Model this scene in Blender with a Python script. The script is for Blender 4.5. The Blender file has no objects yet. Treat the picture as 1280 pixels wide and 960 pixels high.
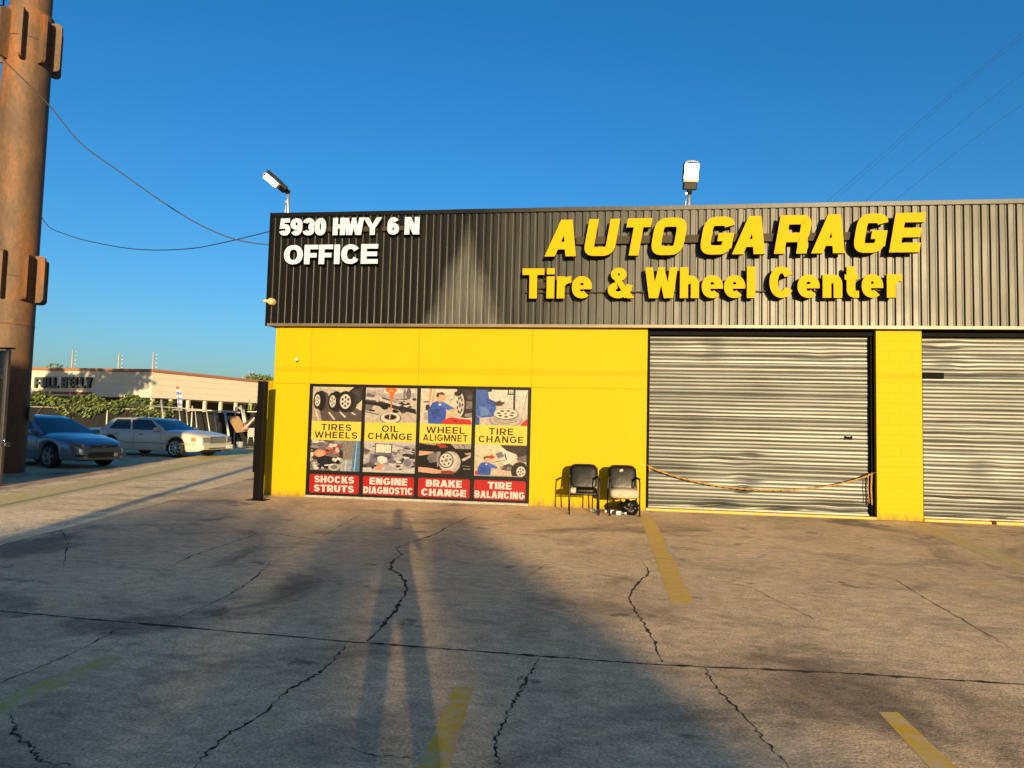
import bpy, bmesh, math, random
from mathutils import Vector, Matrix, noise
random.seed(7)
R_ = math.radians
S = bpy.context.scene
COL = S.collection
# ------------------------------------------------------------------ camera
CAM = Vector((0, -14.0913, 1.5939)); YAW, PITCH, ROLL, FPX = .1378, .0605, .0246, 870.0
F = Vector((-math.sin(YAW)*math.cos(PITCH), math.cos(YAW)*math.cos(PITCH), math.sin(PITCH)))
r0 = Vector((math.cos(YAW), math.sin(YAW), 0)); u0 = r0.cross(F)
RT = r0*math.cos(ROLL)+u0*math.sin(ROLL); UP = u0*math.cos(ROLL)-r0*math.sin(ROLL)
cd = bpy.data.cameras.new('camera'); cam = bpy.data.objects.new('camera', cd); COL.objects.link(cam)
cd.sensor_width = 36; cd.lens = FPX/1280*36; cd.clip_end = 3000; cd.clip_start = .05
M = Matrix.Identity(4)
for i in range(3):
    M[i][0] = RT[i]; M[i][1] = UP[i]; M[i][2] = -F[i]; M[i][3] = CAM[i]
cam.matrix_world = M
S.camera = cam
# ------------------------------------------------------------------ world, sun, exposure
SUN_AZ, SUN_EL = 17.0, 7.2
w = bpy.data.worlds.new('World'); S.world = w; w.use_nodes = True
nt = w.node_tree; bg = nt.nodes['Background']
sky = nt.nodes.new('ShaderNodeTexSky'); sky.sky_type = 'NISHITA'; sky.sun_disc = False
sky.sun_elevation = R_(SUN_EL); sky.sun_rotation = R_(180-SUN_AZ)
sky.air_density = 1.0; sky.dust_density = 1.6; sky.ozone_density = 4.0
hs = nt.nodes.new('ShaderNodeHueSaturation'); hs.inputs['Saturation'].default_value = 1.16
nt.links.new(sky.outputs[0], hs.inputs['Color']); nt.links.new(hs.outputs[0], bg.inputs['Color'])
bg.inputs['Strength'].default_value = .1
sd = bpy.data.lights.new('sun', 'SUN'); sd.energy = 5.0; sd.angle = R_(.55); sd.color = (1, .75, .40)
so = bpy.data.objects.new('sun', sd); COL.objects.link(so)
td = Vector((-math.sin(R_(SUN_AZ))*math.cos(R_(SUN_EL)), math.cos(R_(SUN_AZ))*math.cos(R_(SUN_EL)), -math.sin(R_(SUN_EL))))
so.rotation_euler = td.to_track_quat('-Z', 'Y').to_euler(); so.location = (10, -40, 20)
S.view_settings.view_transform = 'Standard'; S.view_settings.look = 'None'
S.view_settings.gamma = 1; S.view_settings.use_curve_mapping = False
S.view_settings.exposure = 1.22
S.cycles.use_denoising = True
# ------------------------------------------------------------------ helpers
def ray(x, y): return F+RT*((x-640)/FPX)-UP*((y-480)/FPX)
def gp(x, y, z=0):                       # where the line of sight meets the ground
    d = ray(x, y); return CAM+d*((z-CAM.z)/d.z)
def wp(x, y, Y=0):                       # ... meets the plane y = Y
    d = ray(x, y); return CAM+d*((Y-CAM.y)/d.y)
def lin(c): return tuple((v/12.92 if v <= .04045 else ((v+.055)/1.055)**2.4) for v in c)
def srgb(r, g, b): return lin((r/255, g/255, b/255))

class MB:
    def __init__(s): s.v = []; s.f = []; s.m = []; s.c = []; s.sm = []
    def face(s, pts, mi=0, col=None, smooth=False):
        n = len(s.v); s.v += [tuple(p) for p in pts]; s.f.append(tuple(range(n, n+len(pts)))); s.m.append(mi); s.c.append(col); s.sm.append(smooth)
    def mesh(s, vs, fs, mi=0, smooth=False, xf=None):
        n = len(s.v)
        s.v += [tuple(xf @ Vector(p)) if xf else tuple(p) for p in vs]
        for f in fs: s.f.append(tuple(i+n for i in f)); s.m.append(mi); s.c.append(None); s.sm.append(smooth)
    def box(s, x0, x1, y0, y1, z0, z1, mi=0, xf=None, bev=0):
        if bev > 0:
            bm = bmesh.new(); bmesh.ops.create_cube(bm, size=1)
            for v in bm.verts: v.co = Vector(((x0+x1)/2+v.co.x*(x1-x0), (y0+y1)/2+v.co.y*(y1-y0), (z0+z1)/2+v.co.z*(z1-z0)))
            bmesh.ops.bevel(bm, geom=bm.edges[:], offset=bev, segments=2, affect='EDGES', profile=.5)
            bm.verts.index_update(); s.mesh([v.co[:] for v in bm.verts], [[v.index for v in f.verts] for f in bm.faces], mi, False, xf); bm.free(); return
        p = [(x0,y0,z0),(x1,y0,z0),(x1,y1,z0),(x0,y1,z0),(x0,y0,z1),(x1,y0,z1),(x1,y1,z1),(x0,y1,z1)]
        s.mesh(p, [(0,3,2,1),(4,5,6,7),(0,1,5,4),(1,2,6,5),(2,3,7,6),(3,0,4,7)], mi, False, xf)
    def tube(s, pts, r, n=8, mi=0, closed=False, xf=None, caps=True):
        pts = [Vector(p) for p in pts]; vs = []; fs = []; k = len(pts)
        prev = None
        for i, p in enumerate(pts):
            a = pts[(i-1) % k] if (i > 0 or closed) else p; b = pts[(i+1) % k] if (i < k-1 or closed) else p
            t = (b-a); t = t.normalized() if t.length > 1e-9 else Vector((0,0,1))
            if prev is None:
                up = Vector((0,0,1)) if abs(t.z) < .9 else Vector((1,0,0)); nx = t.cross(up).normalized()
            else:
                nx = (prev-t*prev.dot(t)); nx = nx.normalized() if nx.length > 1e-6 else t.orthogonal().normalized()
            prev = nx; ny = t.cross(nx); rr = r[i] if isinstance(r, (list, tuple)) else r
            for j in range(n):
                a_ = 2*math.pi*j/n; vs.append(p+nx*(rr*math.cos(a_))+ny*(rr*math.sin(a_)))
        for i in range(k if closed else k-1):
            for j in range(n):
                i2 = (i+1) % k; fs.append((i*n+j, i*n+(j+1) % n, i2*n+(j+1) % n, i2*n+j))
        if not closed and caps: fs.append(tuple(range(n-1, -1, -1))); fs.append(tuple((k-1)*n+j for j in range(n)))
        s.mesh(vs, fs, mi, True, xf)
    def lathe(s, prof, n=24, mi=0, xf=None, smooth=True):     # (radius, y) about the y axis
        vs = []; fs = []
        for r, y in prof:
            for j in range(n): a = 2*math.pi*j/n; vs.append((r*math.cos(a), y, r*math.sin(a)))
        for i in range(len(prof)-1):
            for j in range(n): fs.append((i*n+j, i*n+(j+1) % n, (i+1)*n+(j+1) % n, (i+1)*n+j))
        s.mesh(vs, fs, mi, smooth, xf)
    def build(s, name, mats, parent=None, weld=False):
        me = bpy.data.meshes.new(name); me.from_pydata(s.v, [], s.f)
        for m in (mats if isinstance(mats, (list, tuple)) else [mats]): me.materials.append(m)
        me.polygons.foreach_set('material_index', s.m); me.polygons.foreach_set('use_smooth', s.sm)
        if any(c is not None for c in s.c):
            at = me.color_attributes.new('Col', 'FLOAT_COLOR', 'CORNER'); buf = []
            for f, c in zip(s.f, s.c):
                c = c or (.5,.5,.5); buf += [c[0], c[1], c[2], 1.0]*len(f)
            at.data.foreach_set('color', buf)
        if weld:
            bm = bmesh.new(); bm.from_mesh(me); bmesh.ops.remove_doubles(bm, verts=bm.verts, dist=1e-4)
            bmesh.ops.recalc_face_normals(bm, faces=bm.faces); bm.to_mesh(me); bm.free()
        o = bpy.data.objects.new(name, me); COL.objects.link(o)
        if parent: o.parent = parent
        return o
def tag(o, label=None, cat=None, group=None, kind=None):
    for k, v in (('label', label), ('category', cat), ('group', group), ('kind', kind)):
        if v: o[k] = v
    return o
def thing(name, label, cat, loc=(0,0,0), rz=0, group=None):
    o = bpy.data.objects.new(name, None); COL.objects.link(o); o.location = loc; o.rotation_euler = (0,0,rz)
    o.empty_display_size = .2
    return tag(o, label, cat, group)
def copy_tree(o, parent=None):
    c = o.copy(); COL.objects.link(c)
    if parent: c.parent = parent
    for ch in list(o.children): copy_tree(ch, c)
    return c
# ------------------------------------------------------------------ materials
def mat(name, col, rough=.6, metal=0, spec=.5, nscale=0, namt=0, bump=0, bscale=None, col2=None, stretch=(1,1,1), emit=None, coat=0):
    m = bpy.data.materials.new(name); m.use_nodes = True; t = m.node_tree; b = t.nodes['Principled BSDF']
    b.inputs['Base Color'].default_value = (*col, 1); b.inputs['Roughness'].default_value = rough
    b.inputs['Metallic'].default_value = metal; b.inputs['Specular IOR Level'].default_value = spec
    b.inputs['Coat Weight'].default_value = coat
    if nscale:
        tc = t.nodes.new('ShaderNodeTexCoord'); mp = t.nodes.new('ShaderNodeMapping'); mp.inputs['Scale'].default_value = stretch
        t.links.new(tc.outputs['Object'], mp.inputs[0])
        n = t.nodes.new('ShaderNodeTexNoise'); n.inputs['Scale'].default_value = nscale; n.inputs['Detail'].default_value = 6; n.inputs['Roughness'].default_value = .62
        t.links.new(mp.outputs[0], n.inputs['Vector'])
        if namt:
            r = t.nodes.new('ShaderNodeValToRGB'); r.color_ramp.elements[0].position = .5-.5*.5; r.color_ramp.elements[1].position = .72
            c2 = col2 or tuple(c*(1-namt) for c in col)
            r.color_ramp.elements[0].color = (*c2, 1); r.color_ramp.elements[1].color = (*col, 1)
            t.links.new(n.outputs[0], r.inputs[0]); t.links.new(r.outputs[0], b.inputs['Base Color'])
        if bump:
            n2 = n
            if bscale:
                n2 = t.nodes.new('ShaderNodeTexNoise'); n2.inputs['Scale'].default_value = bscale; n2.inputs['Detail'].default_value = 4
                t.links.new(mp.outputs[0], n2.inputs['Vector'])
            bp = t.nodes.new('ShaderNodeBump'); bp.inputs['Strength'].default_value = bump; bp.inputs['Distance'].default_value = .02
            t.links.new(n2.outputs[0], bp.inputs['Height']); t.links.new(bp.outputs[0], b.inputs['Normal'])
    if emit:
        b.inputs['Emission Color'].default_value = (*emit[0], 1); b.inputs['Emission Strength'].default_value = emit[1]
    return m
def attr_mat(name, rough=.5, grain=.25):
    m = bpy.data.materials.new(name); m.use_nodes = True; t = m.node_tree; b = t.nodes['Principled BSDF']
    a = t.nodes.new('ShaderNodeAttribute'); a.attribute_name = 'Col'
    tc = t.nodes.new('ShaderNodeTexCoord'); n = t.nodes.new('ShaderNodeTexNoise'); n.inputs['Scale'].default_value = 16; n.inputs['Detail'].default_value = 8; n.inputs['Roughness'].default_value = .75; t.links.new(tc.outputs['Object'], n.inputs[0])
    r = t.nodes.new('ShaderNodeMapRange'); r.inputs[1].default_value = .3; r.inputs[2].default_value = .7; r.inputs[3].default_value = .62; r.inputs[4].default_value = 1.3; t.links.new(n.outputs[0], r.inputs[0])
    x = t.nodes.new('ShaderNodeMix'); x.data_type = 'RGBA'; x.blend_type = 'MULTIPLY'; x.inputs[0].default_value = grain; t.links.new(a.outputs['Color'], x.inputs[6]); t.links.new(r.outputs[0], x.inputs[7]); t.links.new(x.outputs[2], b.inputs['Base Color'])
    b.inputs['Roughness'].default_value = rough; b.inputs['Specular IOR Level'].default_value = .15; return m
YEL = (.345, .236, .0018)
M_yellow = mat('yellow_wall_paint', YEL, .6, 0, .08, 1.2, .07, .06, 60)
def wall_dirt(m):
    t = m.node_tree; b = t.nodes['Principled BSDF']; L = t.links; tc = t.nodes.new('ShaderNodeTexCoord'); sx = t.nodes.new('ShaderNodeSeparateXYZ'); L.new(tc.outputs['Object'], sx.inputs[0])
    mp = t.nodes.new('ShaderNodeMapping'); mp.inputs['Scale'].default_value = (1,1,.4); L.new(tc.outputs['Object'], mp.inputs[0])
    n = t.nodes.new('ShaderNodeTexNoise'); n.inputs['Scale'].default_value = 7; n.inputs['Detail'].default_value = 7; n.inputs['Roughness'].default_value = .7; L.new(mp.outputs[0], n.inputs[0])
    r = t.nodes.new('ShaderNodeMapRange'); r.inputs[1].default_value = .34; r.inputs[2].default_value = 0; r.inputs[3].default_value = -.35; r.inputs[4].default_value = .22; L.new(sx.outputs[2], r.inputs[0])
    a = t.nodes.new('ShaderNodeMath'); a.operation = 'ADD'; L.new(r.outputs[0], a.inputs[0]); L.new(n.outputs[0], a.inputs[1])
    f = t.nodes.new('ShaderNodeMapRange'); f.inputs[1].default_value = .50; f.inputs[2].default_value = .78; f.inputs[4].default_value = .75; L.new(a.outputs[0], f.inputs[0])
    x = t.nodes.new('ShaderNodeMix'); x.data_type = 'RGBA'; x.inputs[7].default_value = (.12,.085,.03,1); L.new(f.outputs[0], x.inputs[0])
    src = b.inputs['Base Color'].links[0].from_socket if b.inputs['Base Color'].links else None
    if src: L.new(src, x.inputs[6])
    else: x.inputs[6].default_value = b.inputs['Base Color'].default_value
    L.new(x.outputs[2], b.inputs['Base Color'])
wall_dirt(M_yellow)
M_dark = mat('black_gap', (.002,.002,.002), .8, 0, .1)
M_white = mat('cream_letter_face', (.34,.38,.47), .6, 0, .2)
M_letter = mat('yellow_letter_face', (.38,.222,.002), .6, 0, .06)
M_return = mat('dark_letter_return', (.008,.006,.004), .5, 0, .2)
M_race = mat('grey_raceway', (.035,.03,.022), .6, 0, .1, 6, .3)
M_black = mat('black_metal', (.004,.004,.004), .45, 0, .05, 4, .4)
M_frame = mat('black_window_frame', (.004,.0038,.0036), .5, 0, .12)
M_print = attr_mat('printed_vinyl', .45); M_photo = attr_mat('printed_photo', .4, 1.0)
M_galv = mat('galvanised_steel', (.5,.49,.46), .42, .8, .5, 8, .3)
M_glass = mat('tinted_glass', (.012,.014,.018), .05, 0, .8)
M_rubber = mat('black_rubber', (.014,.014,.014), .75, 0, .3, 20, .3)
M_chrome = mat('polished_metal', (.62,.62,.6), .18, 1)
M_leaf = None

def metal_sheet(name, lo, hi, axis, rough, metal, sheen):
    """Painted or bare sheet metal with streaks along one axis; sheen(t, tc) -> factor socket for reflection painted into the colour."""
    m = bpy.data.materials.new(name); m.use_nodes = True; t = m.node_tree; b = t.nodes['Principled BSDF']; L = t.links
    b.inputs['Specular IOR Level'].default_value = .5 if axis == 'x' else .10
    tc = t.nodes.new('ShaderNodeTexCoord')
    def tex(scale, st, det=5):
        mp = t.nodes.new('ShaderNodeMapping'); mp.inputs['Scale'].default_value = st; L.new(tc.outputs['Object'], mp.inputs[0])
        n = t.nodes.new('ShaderNodeTexNoise'); n.inputs['Scale'].default_value = scale; n.inputs['Detail'].default_value = det; n.inputs['Roughness'].default_value = .6
        L.new(mp.outputs[0], n.inputs['Vector']); return n.outputs[0]
    def mth(op, a, c, cl=True):
        n = t.nodes.new('ShaderNodeMath'); n.operation = op; n.use_clamp = cl
        for i, v in enumerate((a, c)):
            if isinstance(v, (int, float)): n.inputs[i].default_value = v
            else: L.new(v, n.inputs[i])
        return n.outputs[0]
    st = (.05, 1, 8.5) if axis == 'x' else (9, 1, .35)
    s1 = tex(2.0, st); s2 = tex(1.1, (.8, 1, .8)); s3 = tex(14, st, 2)
    f = mth('ADD', mth('MULTIPLY', s1, .55, False), mth('ADD', mth('MULTIPLY', s2, .35, False), mth('MULTIPLY', s3, .2, False), False), False)
    r = t.nodes.new('ShaderNodeMapRange'); r.inputs[1].default_value = .43; r.inputs[2].default_value = .68; L.new(f, r.inputs[0])
    fac = r.outputs[0]
    if sheen: fac = sheen(t, tc, mth, tex, fac)
    mx = t.nodes.new('ShaderNodeMix'); mx.data_type = 'RGBA'; mx.inputs[6].default_value = (*lo, 1); mx.inputs[7].default_value = (*hi, 1)
    L.new(fac, mx.inputs[0]); L.new(mx.outputs[2], b.inputs['Base Color'])
    b.inputs['Metallic'].default_value = metal
    rr = t.nodes.new('ShaderNodeMapRange'); rr.inputs[3].default_value = rough-.08; rr.inputs[4].default_value = rough+.1; L.new(s2, rr.inputs[0]); L.new(rr.outputs[0], b.inputs['Roughness'])
    bp = t.nodes.new('ShaderNodeBump'); bp.inputs['Strength'].default_value = .12; bp.inputs['Distance'].default_value = .02; L.new(s2, bp.inputs['Height']); L.new(bp.outputs[0], b.inputs['Normal'])
    return m
M_door = metal_sheet('galvanised_shutter', (.04,.041,.04), (.115,.123,.122), 'x', .47, .6, None)
def fascia_sheen(t, tc, mth, tex, fac):
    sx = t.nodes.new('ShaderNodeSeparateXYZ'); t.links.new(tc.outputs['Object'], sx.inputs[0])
    ed = t.nodes.new('ShaderNodeMapRange'); ed.interpolation_type = 'SMOOTHSTEP'; ed.inputs[1].default_value = -3.6; ed.inputs[2].default_value = 1.4  # brightening to the right: reflected glow painted into the base colour
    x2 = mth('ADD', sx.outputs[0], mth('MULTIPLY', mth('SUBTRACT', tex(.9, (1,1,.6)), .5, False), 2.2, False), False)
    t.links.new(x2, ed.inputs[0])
    # one pale patch of reflected sky painted into the colour, narrowing upward
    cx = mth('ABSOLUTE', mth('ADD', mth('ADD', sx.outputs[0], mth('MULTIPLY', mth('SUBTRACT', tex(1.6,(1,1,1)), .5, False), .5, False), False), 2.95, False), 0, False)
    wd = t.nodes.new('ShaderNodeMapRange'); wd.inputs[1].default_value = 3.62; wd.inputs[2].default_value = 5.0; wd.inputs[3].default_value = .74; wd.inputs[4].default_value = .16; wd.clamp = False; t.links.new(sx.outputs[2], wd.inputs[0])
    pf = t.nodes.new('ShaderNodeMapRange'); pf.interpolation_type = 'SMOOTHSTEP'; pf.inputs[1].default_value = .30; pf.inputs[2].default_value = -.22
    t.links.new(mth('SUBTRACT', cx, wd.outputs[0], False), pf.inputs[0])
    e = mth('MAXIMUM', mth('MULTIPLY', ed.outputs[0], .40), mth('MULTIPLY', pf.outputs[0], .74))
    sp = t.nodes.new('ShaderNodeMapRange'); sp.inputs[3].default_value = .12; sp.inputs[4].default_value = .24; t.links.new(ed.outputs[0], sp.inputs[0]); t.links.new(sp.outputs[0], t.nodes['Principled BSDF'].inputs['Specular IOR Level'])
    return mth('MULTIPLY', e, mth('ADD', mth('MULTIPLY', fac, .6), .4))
M_fascia = metal_sheet('black_sheet_painted_sheen', (.003,.003,.003), (.105,.106,.098), 'z', .38, .0, fascia_sheen)

def ground_mat(name, base, warm, stain, seed):
    m = bpy.data.materials.new(name); m.use_nodes = True; t = m.node_tree; b = t.nodes['Principled BSDF']; L = t.links
    tc = t.nodes.new('ShaderNodeTexCoord')
    def tex(scale, st=(1,1,1), det=6, ro=.6, dist=0):
        mp = t.nodes.new('ShaderNodeMapping'); mp.inputs['Scale'].default_value = st; mp.inputs['Location'].default_value = (seed, seed*.7, 0); L.new(tc.outputs['Object'], mp.inputs[0])
        n = t.nodes.new('ShaderNodeTexNoise'); n.inputs['Scale'].default_value = scale; n.inputs['Detail'].default_value = det; n.inputs['Roughness'].default_value = ro; n.inputs['Distortion'].default_value = dist
        L.new(mp.outputs[0], n.inputs['Vector']); return n.outputs[0]
    def ramp(s, a, c, lo=0., hi=1.):
        r = t.nodes.new('ShaderNodeMapRange'); r.interpolation_type = 'SMOOTHSTEP'; r.inputs[1].default_value = a; r.inputs[2].default_value = c; r.inputs[3].default_value = lo; r.inputs[4].default_value = hi; L.new(s, r.inputs[0]); return r.outputs[0]
    def mix(fac, A, B, mode='MIX'):
        x = t.nodes.new('ShaderNodeMix'); x.data_type = 'RGBA'; x.blend_type = mode
        for i, v in ((0, fac), (6, A), (7, B)):
            if isinstance(v, tuple): x.inputs[i].default_value = (*v, 1)
            elif isinstance(v, (int, float)): x.inputs[i].default_value = v
            else: L.new(v, x.inputs[i])
        return x.outputs[2]
    c = mix(ramp(tex(.45, dist=.6), .38, .62), base, warm)
    c = mix(ramp(tex(1.1, (.75,1.25,1), 8, .68, .6), .48, .72, 0, .8), c, stain)          # streaky dirt
    c = mix(ramp(tex(.33, dist=1.2), .53, .68, 0, .85), c, tuple(v*.55 for v in stain))    # big oil patches
    c = mix(ramp(tex(1.7, det=4), .63, .70, 0, .7), c, tuple(v*.4 for v in stain))         # drips
    sp = tex(55, det=4, ro=.75)
    c = mix(1.0, c, ramp(sp, .28, .72, .60, 1.42), 'MULTIPLY')
    c = mix(1.0, c, ramp(tex(9, (.8,1.2,1), 5, .7), .3, .7, .78, 1.2), 'MULTIPLY')
    L.new(c, b.inputs['Base Color']); b.inputs['Roughness'].default_value = .85; b.inputs['Specular IOR Level'].default_value = .25
    bp = t.nodes.new('ShaderNodeBump'); bp.inputs['Strength'].default_value = .35; bp.inputs['Distance'].default_value = .012; L.new(sp, bp.inputs['Height'])
    b2 = t.nodes.new('ShaderNodeBump'); b2.inputs['Strength'].default_value = .25; b2.inputs['Distance'].default_value = .03; L.new(tex(4, det=4), b2.inputs['Height']); L.new(b2.outputs[0], bp.inputs['Normal'])
    L.new(bp.outputs[0], b.inputs['Normal'])
    return m
M_ground = ground_mat('worn_concrete', (.69,.49,.275), (.59,.41,.23), (.32,.235,.15), 0)
M_drive = ground_mat('pale_concrete', (.90,.68,.40), (.80,.59,.32), (.54,.40,.22), 5)
M_crack = mat('crack_dirt', (.012,.011,.010), .95)
M_seal = mat('pale_crack_filler', (.45,.42,.36), .9)
def worn_paint(name, col, under, amt):
    m = mat(name, col, .75); t = m.node_tree; b = t.nodes['Principled BSDF']
    tc = t.nodes.new('ShaderNodeTexCoord'); n = t.nodes.new('ShaderNodeTexNoise'); n.inputs['Scale'].default_value = 9; n.inputs['Detail'].default_value = 8; n.inputs['Roughness'].default_value = .7
    t.links.new(tc.outputs['Object'], n.inputs['Vector'])
    r = t.nodes.new('ShaderNodeMapRange'); r.inputs[1].default_value = amt-.09; r.inputs[2].default_value = amt+.09; t.links.new(n.outputs[0], r.inputs[0])
    x = t.nodes.new('ShaderNodeMix'); x.data_type = 'RGBA'; x.inputs[6].default_value = (*under, 1); x.inputs[7].default_value = (*col, 1)
    t.links.new(r.outputs[0], x.inputs[0]); t.links.new(x.outputs[2], b.inputs['Base Color']); return m
M_line = worn_paint('worn_yellow_paint', (.64,.38,.02), (.58,.42,.22), .47)
M_lineold = worn_paint('faded_yellow_paint', (.48,.34,.06), (.56,.42,.24), .5)

# ------------------------------------------------------------------ ground
g = MB(); g.face([(-400,-120,0),(400,-120,0),(400,500,0),(-400,500,0)]); tag(g.build('ground', M_ground), kind='structure')
g = MB()
dl = [(-5.6,-14),(-6.6,-8.6),(-7.35,-6.2),(-8.0,-3.0),(-9.2,2),(-10.6,8),(-12.6,16),(-14,23)]
dr = [(-8.2,-14),(-9.6,-9.5),(-10.8,-6),(-12.4,-1),(-13.9,4),(-15.9,9.5),(-18.4,16),(-20.6,23)]
for i in range(len(dl)-1): g.face([(*dr[i],.002),(*dl[i],.002),(*dl[i+1],.002),(*dr[i+1],.002)])
tag(g.build('driveway', M_drive), kind='structure')
g = MB()                                   # faded yellow strip along the driveway
for i in range(1, len(dl)-1):
    def lp(k, a): return Vector((dr[k][0]*(1-a)+dl[k][0]*a, dr[k][1]*(1-a)+dl[k][1]*a, .004))
    g.face([lp(i,.12), lp(i,.42), lp(i+1,.42), lp(i+1,.12)])
tag(g.build('driveway_strip', worn_paint('grassy_stain', (.66,.48,.10), (.72,.56,.30), .5)), kind='structure')

def ribbon(name, pts, w, m, z=.005, jit=.02, sub=6, kind='structure', taper=True):
    P = [gp(x, y) for x, y in pts]; Q = []
    for i in range(len(P)-1):
        for k in range(sub): Q.append(P[i].lerp(P[i+1], k/sub))
    Q.append(P[-1]); N = len(Q); mb = MB(); Ls = []; Rs = []
    for i, p in enumerate(Q):
        a = Q[max(0, i-1)]; b = Q[min(N-1, i+1)]; t = (b-a).normalized(); n = Vector((-t.y, t.x, 0))
        j = n*random.uniform(-jit, jit) if 0 < i < N-1 else Vector()
        ww = w*random.choice((.35,.6,.8,1,1.1,1.9))*(min(1, .3+4*min(i, N-1-i)/N) if taper else 1)
        Ls.append(p+j+n*ww/2); Rs.append(p+j-n*ww/2)
    for i in range(N-1): mb.face([(Rs[i].x,Rs[i].y,z),(Rs[i+1].x,Rs[i+1].y,z),(Ls[i+1].x,Ls[i+1].y,z),(Ls[i].x,Ls[i].y,z)])
    return tag(mb.build(name, m), kind=kind)
ribbon('expansion_joint', [(-60,759),(0,764),(180,780),(435,802),(620,816),(820,831),(1060,842),(1280,856),(1380,862)], .026, M_crack, .0014, .006, 22, taper=False)
for pts, w_ in [
    ([(606,637),(560,658),(545,668),(500,683),(495,685),(502,693),(490,702),(488,712),(500,718),(508,730),(508,742),(495,762),(480,780),(458,802)], .045),
    ([(435,803),(420,822),(400,840),(385,850),(360,862),(320,900),(290,915),(265,935),(240,962)], .026),
    ([(803,702),(812,716),(797,730),(787,745),(788,752),(795,765),(805,780),(818,800),(822,812),(827,828)], .024),
    ([(675,822),(665,838),(658,850),(650,865),(640,880),(632,900),(620,925),(622,945),(622,965)], .018),
    ([(880,835),(890,850),(900,865),(920,885),(940,905),(955,925),(965,935),(987,962)], .018),
    ([(500,683),(430,676),(395,675),(350,668),(320,668),(270,685),(240,695),(205,712)], .022),
    ([(340,700),(320,722),(300,735),(270,752),(235,767),(210,780)], .018),
    ([(168,780),(140,790),(110,808),(60,830),(-20,862)], .016),
    ([(10,893),(22,905),(17,915),(25,925),(40,935),(48,950),(52,953),(95,958)], .018),
    ([(395,675),(430,655),(455,640)], .016), ([(70,650),(85,680),(79,712)], .02),
    ([(100,682),(190,682),(270,684)], .02), ([(1060,712),(1120,725),(1160,750),(1230,790),(1270,815)], .012),
    ([(645,853),(652,845),(660,850),(654,862)], .010), ([(660,720),(680,707),(700,702)], .012),
    ([(430,933),(470,945),(520,948)], .010), ([(700,690),(760,694),(840,699),(915,698)], .012), ([(870,720),(940,735),(1000,765),(1030,780)], .010)]:
    ribbon('pavement_crack', pts, w_*.62, M_crack, .0018, .013, 8)
for pts in ([(918,699),(945,698),(970,690)], [(980,697),(1000,695),(1050,697)], [(830,672),(838,690),(848,699)], [(795,690),(800,695),(806,694)]):
    ribbon('filled_crack', pts, .03, M_seal, .0022, .015)
def line(name, q, m, z=.0010):
    mb = MB(); P = [gp(*a) for a in q]; n = 14
    for i in range(n):
        a = P[0].lerp(P[3], i/n); b = P[1].lerp(P[2], i/n); c = P[1].lerp(P[2], (i+1)/n); d = P[0].lerp(P[3], (i+1)/n)
        mb.face([(p.x, p.y, z) for p in (a, d, c, b)])
    tag(mb.build(name, m), kind='structure')
line('parking_line', [(800,645),(816,645),(868,755),(839,755)], M_line)
line('parking_line', [(567,859),(592,859),(556,980),(514,980)], M_line)
line('parking_line', [(1098,890),(1122,890),(1218,980),(1180,980)], M_line)
line('parking_line', [(1132,655),(1156,655),(1330,722),(1300,722)], M_lineold)
line('parking_line', [(135,818),(155,822),(0,894),(-22,884)], M_lineold)

# ------------------------------------------------------------------ building
X0, XE = -7.12, 14.0
ZB, ZT = 3.62, 6.06
PX0, PX1, PZ = -6.305, -1.5515, 2.39
D1, C0, C1, D2 = .7646, 5.0693, 5.8843, 10.2
bld = thing('garage_building', 'yellow auto repair shop with black corrugated metal fascia and steel roll-up doors', 'building', (X0, 0, 0))
def part(mb, name, m, parent=bld, **k):
    o = mb.build(name, m, parent, **k)
    p = o
    off = Vector()
    q = parent
    while q: off += Vector(q.location); q = q.parent
    o.location = -off
    return o
def sub(mb, name, m, parent, **k):             # parent's location already takes the offset away
    return mb.build(name, m, parent, **k)
wl = MB(); gq = .006
xs = [X0, PX0, -3.93, PX1, D1]
for i in range(4): wl.box(xs[i]+(gq/2 if i else 0), xs[i+1]-(gq/2 if i < 3 else 0), 0, .22, PZ+gq, ZB-.005)
wl.box(X0, PX0-.002, 0, .22, 0, PZ); wl.box(PX1+.002, D1, 0, .22, 0, PZ)
wl.box(X0+.03, D1-.03, .05, .215, 0, ZB-.01)
part(wl, 'wall', M_yellow)
wl = MB(); wl.box(D2+.8, XE, 0, .22, 0, ZB-.005); part(wl, 'wall', M_yellow)
sl = MB(); sl.box(PX0, PX1, -.05, .05, 0, .045); part(sl, 'sill', mat('rough_concrete', (.30,.28,.25), .9, 0, .3, 14, .5, .6))
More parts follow.
